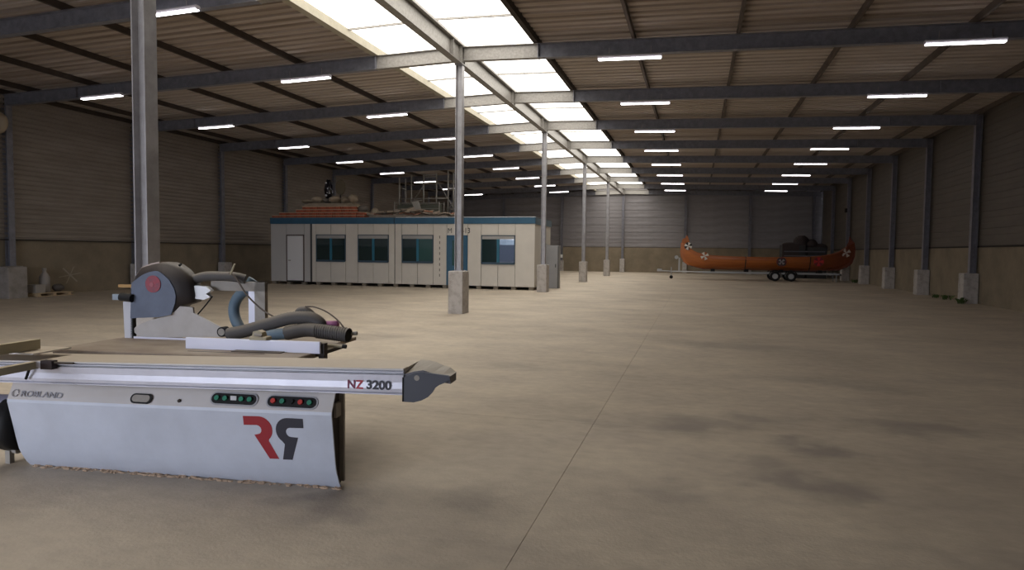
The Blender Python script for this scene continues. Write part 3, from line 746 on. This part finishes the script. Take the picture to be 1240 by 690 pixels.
shut = mat('shutter_box', (.36, .35, .34), .6)
for wi, (a, b, kk) in enumerate(wins):
    mid = (a+b)/2
    for x0_, x1_ in ((a, mid), (mid, b)):
        pan(x0_, x1_, ZB, WB); pan(x0_, x1_, WT, ZT)
    mb = MB(); y0_, y1_ = CY-.02, CY+.05
    mb.box(a, b, y0_, y1_, WB, WB+.05); mb.box(a, b, y0_, y1_, WT-.03, WT); mb.box(a, a+.04, y0_, y1_, WB, WT); mb.box(b-.04, b, y0_, y1_, WB, WT)
    wf = mb.build('window_frame', framed, cabin)
    MB().box(a+.04, b-.04, CY-.01, CY+.05, WT-.17, WT-.03).build('shutter_box', shut, wf)
    MB().box(mid-.05, mid+.06, CY-.015, CY+.05, WB+.05, WT-.17).build('mullion', tealm, wf)
    MB().box(a+.02, b-.02, CY-.05, CY-.0, WB-.04, WB).build('window_sill', framed, wf)
    MB().box(a+.04, mid-.05, CY+.01, CY+.02, WB+.05, WT-.17).build('pane', glass, wf)
    MB().box(mid+.06, b-.04, CY+.01, CY+.02, WB+.05, WT-.17).build('pane', mirror_g if kk == 'open' else (glass2 if wi == 2 else glass), wf)
# doors
def door(a, b, z0, z1, name_m, leafm, framem, glazed=False):
    mb = MB(); mb.box(a, a+.05, CY-.02, CY+.05, z0, z1); mb.box(b-.05, b, CY-.02, CY+.05, z0, z1); mb.box(a, b, CY-.02, CY+.05, z1-.05, z1)
    df = mb.build('door_frame', framem, cabin)
    lf = MB().cbox(a+.05, b-.05, CY-.01, CY+.03, z0+.02, z1-.05, .004).build('door', leafm, df)
    return df, lf
df, lf = door(-18.63, -17.68, ZB, 2.32, '', mat('white_door', (.72, .72, .73), .45), mat('brown_door_frame', (.13, .10, .09), .6))
MB().box(-18.50, -18.40, CY-.06, CY-.01, 1.10, 1.14).build('door_handle', steelb, df)
MB().box(-18.6, -17.7, CY-.03, CY+.0, ZB-.02, ZB+.05).build('door_threshold', dark_m, df)
MB().box(-17.35, -17.27, CY-.01, CY+.05, ZB, ZT).build('module_joint', mat('dark_joint_strip', (.05, .05, .055), .6), cabin)
df, lf = door(-10.58, -9.61, ZB, 2.32, '', blue, blue)
MB().box(-10.32, -9.90, CY-.015, CY+.0, 1.0, 2.1).build('door_glass', glass2, df)
MB().box(-10.30, -9.88, CY-.018, CY-.0, .35, .8).build('door_glass', glass2, df)
tm = mat('cabin_lettering', (.03, .03, .03), .6)
text_obj('lettering', 'M', .32, tm, cabin, (-10.54, CY-.002, 2.42), TR, .0, .85)
text_obj('lettering', '-13', .33, tm, cabin, (-9.86, CY-.002, 2.42), TR, .004, .85)
for k in range(8): MB().box(-10.925, -10.895, CY-.004, CY+.01, .50+.24*k, .62+.24*k).build('panel_slot', dark_m, cabin)
# right end wall
for k in range(3):
    y0_ = CY+.03+k*1.03; MB().cbox(CX1-.03, CX1, y0_, y0_+1.01, ZB, ZT, .004).build('end_panel', creams[1], cabin)
MB().box(CX0, CX0+.03, CY+.02, CY+3.13, ZB, ZT).build('end_panel', creams[1], cabin)
# roof edge
for a, b in ((CX0-.02, -17.35), (-17.34, -13.10), (-13.07, CX1+.02)):
    MB().cbox(a, b, CY-.03, CY+.05, 2.83, 3.10, .005).build('blue_fascia', blue, cabin)
MB().box(-13.10, -13.07, CY-.02, CY+.05, 2.83, 3.08).build('fascia_joint', dark_m, cabin)
MB().box(CX1-.03, CX1+.03, CY+.055, CY+3.2, 2.80, 3.08).build('end_fascia', mat('slate_blue_fascia', (.10, .14, .17), .6), cabin)
MB().box(CX0, CX1+.02, CY-.03, CY+3.2, 3.10, 3.125).build('roof_sheet', mat('cabin_roof_felt', (.20, .20, .20), .8), cabin)
MB().box(-13.0, CX1+.03, CY-.045, CY-.02, 3.095, 3.125).build('drip_edge', mat('pale_drip_edge', (.55, .58, .62), .5), cabin)
bl = MB().box(-.1, .1, -.1, .1, 0, CZ0).mesh('support_block', mat('timber_block', (.22, .19, .15), .9))
for k in range(17): place('support_block', bl, cabin, (CX0+.15+k*(CX1-CX0-.3)/16, CY+.14, 0))
for k in range(4): place('support_block', bl, cabin, (CX1-.15, CY+.9+.7*k, 0))
# grey metal locker beside the cabin
t = thing('metal_locker', 'tall grey metal cabinet against the right end of the cabin', 'cabinet', (-6.24, 29.4, 0))
lg = mat('locker_grey', (.33, .33, .34), .5, noise=(2, (.28, .28, .29), .3, .7))
MB().box(-.30, .26, 0, .5, .0, 1.93).build('cabinet_body', lg, t)
MB().prism([(-.30, .02), (.24, .02), (.24, 1.88), (-.30, 1.99)], 'y', -.03, -.005).build('cabinet_door', lg, t)
MB().box(.24, .29, -.03, .0, .02, 1.9).build('door_edge', mat('locker_dark_edge', (.1, .1, .1), .6), t)
MB().box(.14, .17, -.05, -.03, .95, 1.1).build('door_handle', dark_m, t)

# ------------------------------------------------------------------ on the cabin roof
RZ = 3.125
brick_red = mat('clay_tile_red', (.62, .15, .07), .8, noise=(6, (.30, .07, .035), .3, .7)); tan = mat('mortar_tan_edge', (.60, .44, .31), .9)
ts = thing('roof_tile_stack', 'long stepped stack of red clay roof tiles on the cabin roof, left end', 'roof tiles', (-17, 28.4, RZ))
tile = MB()
for i in range(5): tile.box(-.19+.077*i, -.19+.077*i+.062, -.4, .4, 0, .105)
tile_me = tile.mesh('tile_bundle', brick_red); slat = MB().box(-.2, .2, -.42, .42, .105, .135).mesh('tile_edge', tan)
zz = 0
for a, b in ((-2.75, 2.55), (-2.35, 2.35), (-1.45, 2.1), (-1.1, 1.9)):
    k = int((b-a)/.41)
    for i in range(k):
        x = a+.2+i*.41
        j = random.uniform(-.02, .02)
        o = place('tile_bundle', tile_me, ts, (x, j, zz), (0, 0, random.uniform(-.02, .02)))
        place('tile_edge', slat, o, (0, 0, 0))
    zz += .137
sack_m = mat('dusty_sack', (.42, .35, .26), .95, noise=(4, (.28, .22, .16), .3, .7)); sack_d = mat('dark_sack', (.16, .14, .12), .95)
rs = random.Random(11)
zt = RZ+zz+.15
sacks = [(-18.05, .0, .30, .10, 0, 'thin flat dusty sack at the left end of the sack row on the tile stack'), (-17.48, .0, .30, .16, 0, 'rounded pale sack, second from the left on the tile stack'),
         (-17.02, .1, .17, .12, 1, 'small dark sack below the black plastic bundle'), (-16.55, .0, .32, .17, 0, 'plump dusty sack under the oval disc'), (-16.02, .05, .24, .15, 0, 'dusty sack just right of the oval disc'),
         (-15.60, .0, .20, .20, 0, 'rounded pale sack at the right end of the stack top'), (-15.05, -.05, .24, .15, 1, 'darker flat sack on the right shoulder of the tile stack'),
         (-14.74, .5, .22, .24, 0, 'rounded tan sack on the cabin roof right of the red tiles')]
for i, (x, dy, rx, rz, dk, lab) in enumerate(sacks):
    zb = zt if x < -15.3 else (RZ+.27 if x < -14.9 else RZ+.0)
    o = MB().blob((0, 0, 0), rx*.88, .34, rz, 12, 8, .15, rs).build('sack', sack_d if dk else sack_m, None, True, (x, 28.35+dy, zb+rz*1.0+.01))
    tag(o, lab, 'sack', 'sacks on the roof tile stack')
for a, b, z_ in ((-1.15, 1.75, 0), (-1.0, 1.62, .05), (-.85, 1.5, .10)):
    MB().box(a, b, -.38+z_*.3, .38, zz+z_, zz+z_+.045).build('cover_board', sack_m, ts)
o = thing('oval_disc', 'brownish oval disc standing up behind the sacks on the tile stack', 'disc', (-16.5, 28.75, zt+.0))
MB().prism([(.25*math.cos(a*math.pi/10), .80+.36*math.sin(a*math.pi/10)) for a in range(20)], 'y', -.03, .03).build('disc', mat('brown_disc', (.13, .10, .06), .7), o)
MB().cyl((0, 0, 0), (0, 0, .46), .03, 8).build('foot', dark_m, o)
o = thing('wrapped_bundle', 'black plastic bundle with bright glints beside the oval disc', 'bundle', (-17.1, 28.7, zt+.25))
MB().blob((0, 0, .42), .20, .2, .48, 12, 8, .15, rs).build('plastic_wrap', mat('black_shiny_wrap', (.012, .01, .016), .18), o)
gw_ = mat('painted_glint', (.7, .7, .75), .4)  # highlights on the shiny wrap, put in as small white blobs
for dx, dz, s in ((-.02, .75, .05), (.06, .48, .035), (-.03, .15, .06), (.03, .28, .03)):
    MB().blob((dx, -.19, dz), s, .03, s*.9, 8, 5, .2, rs).build('painted_glint', gw_, o)
# rubble and boards, second heap
hp_t = thing('rubble_heap', 'low heap of broken tiles and boards on the cabin roof before the scaffold', 'rubble', (-12.6, 28.6, RZ))
rub = mat('dusty_rubble', (.40, .33, .26), .95, noise=(5, (.24, .19, .15), .3, .7)); rub2 = mat('dusty_red_rubble', (.34, .17, .11), .9)
for i in range(70):
    x = rs.uniform(-2.0, 2.3); h = max(.05, .26*(1-abs(x)/2.5)); s = rs.uniform(.1, .3)
    q = MB().box(-s, s, -.12, .12, -.02, .03).build('broken_tile', rub if rs.random() < .75 else rub2, hp_t, False, (x, rs.uniform(-.75, -.3), rs.uniform(.13, .13+h)))
    q.rotation_euler = (rs.uniform(-.15, .15), rs.uniform(-.3, .3), rs.uniform(0, 3))
MB().box(-1.9, -.05, -.80, .0, .0, .12).build('board_stack', rub, hp_t); MB().box(-.04, 1.9, -.75, .0, 0, .09).build('board_stack', rub, hp_t)
# scaffold tower
sf = thing('scaffold_tower', 'grey tubular scaffold tower frames standing on the cabin roof', 'scaffold', (-12.3, 29.9, RZ))
sg = mat('scaffold_tube_grey', (.28, .265, .24), .5, .3)
for x, z_ in ((-1.50, 2.0), (-.88, 2.1), (-.25, 2.15), (.40, 2.15), (.98, 2.25), (1.55, 2.05)):
    for dy in ((-.35, .35) if x in (-1.50, .98) else (-.35,)): MB().cyl((x, dy, 0), (x, dy, z_), .035, 8).build('upright', sg, sf, True)
for a, b, z_ in ((-.25, .40, 2.1), (-.25, .4, 2.0), (-1.5, .98, .98), (.98, 1.55, .5), (.98, 1.55, 1.4), (-1.5, -.88, .5), (-.88, -.25, .9)):
    MB().cyl((a, -.35, z_), (b, -.35, z_), .026, 8).build('rail', sg, sf, True)
for a, b in (((-.25, 1.6), (-.75, .9)), ((.4, 1.85), (1.25, .55)), ((.98, .4), (1.55, 1.3))):
    MB().cyl((a[0], -.36, a[1]), (b[0], -.36, b[1]), .022, 8).build('brace', sg, sf, True)
for x in (-1.50, .98):
    for z_ in (.5, 1.5): MB().cyl((x, -.35, z_), (x, .35, z_), .022, 8).build('ladder_rung', sg, sf, True)
cg = thing('mesh_crate', 'low grey wire mesh crate with a pale sheet hung on it, before the scaffold', 'crate', (-12.6, 29.15, RZ))
MB().box(-1.12, 1.12, -.3, .3, .12, .2).build('crate_base', sg, cg)
for x in (-1.12, 1.12):
    for y in (-.3, .3): MB().cyl((x, y, 0), (x, y, .78), .03, 8).build('corner_post', sg, cg)
for y in (-.3, .3):
    for z_ in (.72, .45): MB().cyl((-1.12, y, z_), (1.12, y, z_), .02, 8).build('rail', sg, cg)
    mbw = MB()
    for i in range(22): mbw.box(-1.1+i*.1, -1.092+i*.1, y-.004, y+.004, .2, .72)
    o = mbw.build('wire_mesh', mat('dark_green_mesh', (.10, .11, .09), .6), cg); o['kind'] = 'stuff'
MB().box(-1.1, 1.1, .0, .02, .2, .66).build('back_sheet', mat('murky_green_sheet', (.11, .115, .085), .7), cg)
MB().prism([(-.22, .76), (.12, .82), (.22, .5), (.30, .28), (-.02, .30), (-.16, .6)], 'y', -.36, -.33).build('hung_sheet', mat('pale_sheet', (.40, .38, .34), .8), cg)

# ------------------------------------------------------------------ boat on its trailer
BY = 44.2
boat = thing('wooden_boat', 'long orange-brown wooden longboat with raised ends and round shields, on a trailer at the back', 'boat', (0, BY, 0))
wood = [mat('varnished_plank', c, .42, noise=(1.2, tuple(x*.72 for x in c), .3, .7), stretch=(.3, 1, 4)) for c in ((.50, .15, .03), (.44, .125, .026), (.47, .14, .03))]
wood_d = mat('dark_red_plank', (.20, .045, .022), .5, noise=(1.2, (.13, .03, .015), .3, .7), stretch=(.3, 1, 4))
def interp(x, P):
    for (a, b), (c, d) in zip(P, P[1:]):
        if a <= x <= c: return b+(d-b)*(x-a)/(c-a)
    return P[0][1] if x < P[0][0] else P[-1][1]
keel = [(-1.0, 1.75), (-.95, 1.45), (-.8, 1.15), (-.55, .95), (-.1, .78), (.4, .70), (2.0, .66), (6.9, .68), (8.2, .76), (8.7, .93), (9.0, 1.2), (9.12, 1.6)]
sheer = [(-1.0, 2.30), (-.75, 2.22), (-.5, 2.0), (-.14, 1.74), (.35, 1.58), (.78, 1.52), (2.0, 1.45), (4.5, 1.42), (6.5, 1.47), (7.4, 1.55), (8.0, 1.68), (8.4, 1.84), (8.75, 2.15), (9.12, 2.4)]
half = [(-1.0, .04), (-.6, .16), (0, .38), (1, .66), (2.5, .86), (4.1, .92), (5.7, .86), (7.2, .66), (8.2, .38), (8.8, .16), (9.12, .04)]
XSt = [-1.0, -.9, -.75, -.55, -.3, 0, .4, .9, 1.6, 2.4, 3.3, 4.2, 5.1, 6.0, 6.8, 7.4, 7.9, 8.3, 8.6, 8.8, 9.0, 9.12]
NS = 5
def sec(x, s, t):
    """t 0..1 from keel to sheer"""
    k, h, w_ = interp(x, keel), interp(x, sheer), interp(x, half)
    return (x, s*w_*math.sin(math.pi/2*min(1, .12+t*.95))**.8 if t > 0 else 0, k+(h-k)*t)
for s in (-1, 1):
    for k in range(NS):
        v = []; f = []
        for x in XSt:
            t0, t1 = k/NS, (k+1)/NS
            a = Vector(sec(x, s, t0)); b = Vector(sec(x, s, t1)); o_ = .022
            v += [a+Vector((0, s*o_, -.015)), b, b+Vector((0, -s*.03, 0)), a+Vector((0, -s*.01, 0))]
        for i in range(len(XSt)-1):
            p = 4*i; q = p+4
            for a, b in ((0, 1), (1, 2), (2, 3), (3, 0)): f.append((p+a, q+a, q+b, p+b))
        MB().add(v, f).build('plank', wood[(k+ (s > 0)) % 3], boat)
def redder_aft(M):      # mixes the hull colour to a darker red towards the stern
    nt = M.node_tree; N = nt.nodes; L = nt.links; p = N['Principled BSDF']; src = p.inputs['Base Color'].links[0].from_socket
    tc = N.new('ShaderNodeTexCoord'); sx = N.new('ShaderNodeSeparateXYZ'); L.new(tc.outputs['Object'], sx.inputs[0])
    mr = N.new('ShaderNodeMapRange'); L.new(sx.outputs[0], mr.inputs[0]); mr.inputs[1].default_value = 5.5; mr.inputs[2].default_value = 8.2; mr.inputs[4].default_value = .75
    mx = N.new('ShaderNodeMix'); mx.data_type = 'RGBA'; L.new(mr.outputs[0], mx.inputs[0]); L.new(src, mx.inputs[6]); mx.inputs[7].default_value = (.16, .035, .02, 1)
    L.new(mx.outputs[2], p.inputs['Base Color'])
for M_ in wood: redder_aft(M_)
# keel, stem and stern boards
kp = [(-.62, 2.02), (-.80, 2.15), (-.86, 2.45), (-.72, 2.58), (-.62, 2.82), (-.50, 2.62), (-.42, 2.40), (-.35, 2.2)]
stem = [(-.62, 2.82), (-.74, 2.62), (-.90, 2.55), (-.98, 2.2), (-1.04, 1.75), (-.98, 1.42), (-.80, 1.08), (-.5, .86), (-.40, .95), (-.7, 1.35), (-.78, 1.8), (-.30, 1.86), (-.42, 2.1), (-.48, 2.45)]
MB().prism(stem, 'y', -.05, .05).build('bow_board', wood[0], boat)
stern = [(8.84, 2.75), (8.96, 2.55), (9.12, 2.35), (9.18, 2.0), (9.16, 1.55), (9.02, 1.12), (8.72, .86), (8.55, .92), (8.80, 1.3), (8.9, 1.8), (8.45, 1.85), (8.66, 2.1), (8.78, 2.4)]
MB().prism(stern, 'y', -.05, .05).build('stern_board', wood_d, boat)
MB().prism([(-.5, .88), (.4, .64), (6.9, .62), (8.3, .70), (8.7, .88), (8.2, .80), (6.9, .72), (.4, .74)], 'y', -.05, .05).build('keel', wood_d, boat)
for s in (-1, 1):
    pts = [(x, s*(interp(x, half)+.01), interp(x, sheer)) for x in XSt if -.8 < x < 9]
    MB().tube(pts, .03, 6).build('gunwale', wood[1], boat, True)
for x in (1.2, 2.6, 4.2, 5.8, 7.0): MB().box(x-.1, x+.1, -interp(x, half)+.05, interp(x, half)-.05, interp(x, sheer)-.2, interp(x, sheer)-.16).build('thwart', wood[1], boat)
strap = mat('black_strap', (.02, .02, .02), .7)
for x in (2.93, 6.62):
    p = [(x, -.0, .6)]+[(x-.02, sec(x, -1, t)[1]-.035, sec(x, -1, t)[2]) for t in (0.02, .25, .5, .75, 1)]+[(x, 0, interp(x, sheer)+.06)]+[(x, sec(x, 1, t)[1]+.035, sec(x, 1, t)[2]) for t in (1, .5, .02)]
    MB().tube(p, .028, 6).build('strap', strap, boat)
# shields with cross emblems
def cross(x, z_, y, r, back, fore, tilt=45, rad=None):
    sh = MB().cyl((x, y, z_), (x, y-.03, z_), r*.98, 20).build('shield', back, boat)
    mb = MB()
    for q in range(4):
        a = R(tilt+90*q); c_, s_ = math.cos(a), math.sin(a)
        pl = [(r*.06, -r*.06), (r*.92, -r*.36), (r*.92, r*.36), (r*.06, r*.06)]
        mb.prism([(x+c_*px-s_*pz, z_+s_*px+c_*pz) for px, pz in pl], 'y', y-.045, y-.028)
    mb.build('cross_emblem', fore, sh)
wht = mat('emblem_white', (.75, .73, .68), .5); bkk = mat('emblem_black', (.03, .025, .03), .5); redd = mat('emblem_red', (.50, .02, .02), .5); dred = mat('emblem_dark_red', (.14, .01, .015), .5)
cross(-.53, 2.10, -.20, .25, bkk, wht, 70)
cross(.48, 1.48, -.58, .26, wood[1], wht, 25)
cross(4.95, 1.18, -.95, .29, bkk, dred, 0)
cross(4.95, 1.18, -.985, .20, bkk, mat('emblem_grey', (.3, .26, .28), .5), 45)
cross(7.05, 1.22, -.76, .29, dred, redd, 0)
cross(8.62, 1.76, -.26, .27, wood_d, mat('emblem_dull_white', (.55, .48, .42), .5), 30)
# trailer
tr = thing('boat_trailer', 'galvanised twin axle boat trailer under the wooden boat', 'trailer', (0, BY, 0))
tg = mat('trailer_galvanised', (.42, .43, .44), .5, .4)
for s in (-1, 1):
    MB().box(.4, 8.3, s*.55-.04, s*.55+.04, .42, .52).build('side_rail', tg, tr)
    bar2 = MB().tube([(.4, s*.55, .47), (-1.5, 0, .47)], .045, 6).build('drawbar', tg, tr)
for x in (.6, 2.6, 4.4, 6.2, 8.1): MB().box(x-.04, x+.04, -.6, .6, .42, .50).build('cross_member', tg, tr)
for x in (1.0, 3.0, 5.0, 7.2):
    for s in (-1, 1): MB().box(x-.12, x+.12, s*.35-.05, s*.35+.05, .5, .66+.03).build('hull_pad', blk, tr)
MB().cyl((-1.5, 0, .47), (-2.2, 0, .5), .04, 8).build('drawbar', tg, tr)
MB().cbox(-2.45, -2.15, -.07, .07, .46, .62, .01).build('coupling', tg, tr)
MB().cyl((-1.55, -.12, .15), (-1.55, -.12, .75), .03, 8).build('jockey_leg', tg, tr)
MB().cyl((-1.55, -.16, .11), (-1.55, -.08, .11), .11, 14).build('jockey_wheel', blk, tr)
MB().box(-1.12, -1.02, -.04, .04, .5, 1.36).build('winch_post', tg, tr)
MB().cyl((-1.25, -.08, 1.38), (-1.25, .08, 1.38), .12, 12).build('winch', tg, tr)
for x in (4.62, 5.52):
    for s in (-1, 1):
        wv = MB().tube([(x, s*.82-.09, .3), (x, s*.82-.07, .3), (x, s*.82+.07, .3), (x, s*.82+.09, .3)], .3, 22, True, [.26, .3, .3, .26]).build('tyre', blk, tr)
        MB().cyl((x, s*.82-.095, .3), (x, s*.82+.095, .3), .165, 16).build('wheel_rim', tg, wv)
        MB().tube([(x+.36*math.cos(R(a)), s*.82, .3+.36*math.sin(R(a))) for a in range(20, 161, 20)], .03, 6).build('mudguard', blk, tr)
for x in (4.62, 5.52): MB().cyl((x, -.75, .3), (x, .75, .3), .03, 8).build('axle', tg, tr)
MB().box(8.25, 8.32, -.75, .75, .38, .5).build('light_board', dkb, tr)
for s in (-1, 1): MB().cyl((8.1, s*.5, 0), (8.1, s*.5, .42), .025, 6).build('prop_stand', tg, tr)

# dark covered machine behind the boat
hm = thing('covered_machine', 'dark bulky equipment heap under covers behind the boat, by the back wall', 'machine', (7.1, 50.3, 0))
dk1 = mat('dark_green_grey_cover', (.045, .047, .05), .7, noise=(3, (.03, .03, .032), .3, .7)); dk2 = mat('dark_brown_cover', (.05, .036, .036), .8)
MB().cbox(-1.4, .1, -.9, .9, 0, 2.3, .05).build('crate', dk1, hm)
MB().box(-1.42, -.35, -.93, -.89, 1.3, 2.35).build('crate_front', dk2, hm)
MB().cbox(.15, 1.45, -.8, .9, 0, 2.15, .06).build('crate', dk1, hm)
for x, z_, rx, rz in ((-.1, 2.45, .55, .5), (.5, 2.3, .45, .4), (1.1, 2.1, .5, .3), (-.9, 2.3, .5, .18)):
    MB().blob((x, -.1, z_), rx, .6, rz, 12, 8, .1, rs).build('cover', dk2, hm, True)
for z_ in (1.5, 1.8): MB().box(-1.3, 1.3, -.98, -.94, z_, z_+.08).build('strap_rail', mat('grey_rail', (.12, .12, .14), .6), hm)

# ------------------------------------------------------------------ left corner: pallet, drum, box, wall lamp
pl = thing('wooden_pallet', 'pale wooden pallet on the floor by the left wall', 'pallet', (-21.1, 16.95, 0))
pw = mat('pale_pallet_wood', (.48, .36, .22), .85, noise=(4, (.36, .26, .16), .3, .7))
for i in range(3): MB().box(-.42, .42, -.1+.55*i-.05+.02, -.1+.55*i+.07, .022, .10).build('pallet_block', pw, pl)
for x in (-.4, -.1, .2, .38): MB().box(x-.06, x+.05, -.15, 1.15, .10, .122).build('deck_board', pw, pl)
for x in (-.38, 0, .38): MB().box(x-.05, x+.05, -.15, 1.15, 0, .022).build('bottom_board', pw, pl)
o = MB().cbox(-.2, .2, -.17, .17, 0, .27, .01).build('cardboard_box', mat('grey_cardboard', (.33, .30, .27), .9), None, False, (-21.0, 17.02, .122)); tag(o, 'small greyish cardboard box on the pallet, nearest its left end', 'box')
o = thing('plastic_drum', 'narrow translucent grey plastic canister standing on the pallet', 'canister', (-21.15, 17.45, .122))
MB().tube([(0, 0, 0), (0, 0, .02), (0, 0, .5), (0, 0, .62), (0, 0, .66), (0, 0, .74)], .16, 14, True, [.15, .16, .16, .10, .06, .06]).build('canister_body', mat('cloudy_plastic', (.30, .27, .25), .5), o, True)
MB().cyl((0, 0, .74), (0, 0, .80), .07, 10).build('cap', steelb, o)
o = MB().blob((0, 0, .13), .17, .2, .13, 10, 7, .12, rs).build('plastic_bag', mat('dark_bag', (.10, .085, .075), .6), None, True, (-21.05, 17.85, .122)); tag(o, 'dark crumpled bag on the right end of the pallet', 'bag')
wlp = thing('wall_lamp', 'round beige bulkhead lamp high on the column at the left edge', 'lamp', (XL+.12, FY(1)-.22, 5.58))
MB().tube([(0, .05, 0), (0, -.02, 0), (0, -.10, 0), (0, -.15, 0), (0, -.17, 0)], .34, 20, True, [.30, .34, .31, .2, .05]).build('lamp_shade', mat('aged_beige_plastic', (.42, .34, .24), .6), wlp, True)
MB().box(-.3, -.05, .02, .1, -.05, .05).build('bracket', dark_m, wlp)
# faded star mark on the left wall's concrete
st = MB()
for a in (12, 70, 128): 
    c_, s_ = math.cos(R(a)), math.sin(R(a)); L_ = .45
    st.add([(XL+.006, 18.9+c_*L_-s_*.03, .62+s_*L_*.7), (XL+.006, 18.9+c_*L_+s_*.03, .62+s_*L_*.7+.03), (XL+.006, 18.9-c_*L_+s_*.03, .62-s_*L_*.7+.03), (XL+.006, 18.9-c_*L_-s_*.03, .62-s_*L_*.7)], [(0, 1, 2, 3)])
st.build('faded_star_mark', mat('faded_white_paint', (.34, .30, .24), .9), wl)

# ------------------------------------------------------------------ weeds at the right wall
leafm = mat('weed_green', (.06, .11, .025), .8)
def weed(x, y, n, h, label):
    t = thing('weed', label, 'weed', (x, y, 0), 0, 'weeds along the right wall')
    mb = MB(); rw_ = random.Random(int(x*100+y))
    for i in range(n):
        a = rw_.uniform(0, 6.28); l = rw_.uniform(.4, 1)*h; d = Vector((math.cos(a), math.sin(a), 0)); p = Vector((rw_.uniform(-.12, .12), rw_.uniform(-.12, .12), 0))
        s_ = Vector((-d.y, d.x, 0))*.02; q = p+d*l*.4+Vector((0, 0, l*.7)); e = p+d*l*.8+Vector((0, 0, l*.75))
        mb.add([p, q-s_*1.6, q+s_*1.6, e], [(0, 1, 2), (1, 3, 2)])
    mb.build('leaf_tuft', leafm, t)
weed(8.75, 26.1, 40, .32, 'green weed tuft at the foot of the nearest right wall column')
weed(9.0, 28.2, 30, .28, 'low weed against the right wall between the first two columns')
weed(9.05, 29.5, 24, .22, 'small weed by the right wall, close to the second column')
weed(8.95, 43.0, 30, .3, 'dark weed in the corner right of the boat')
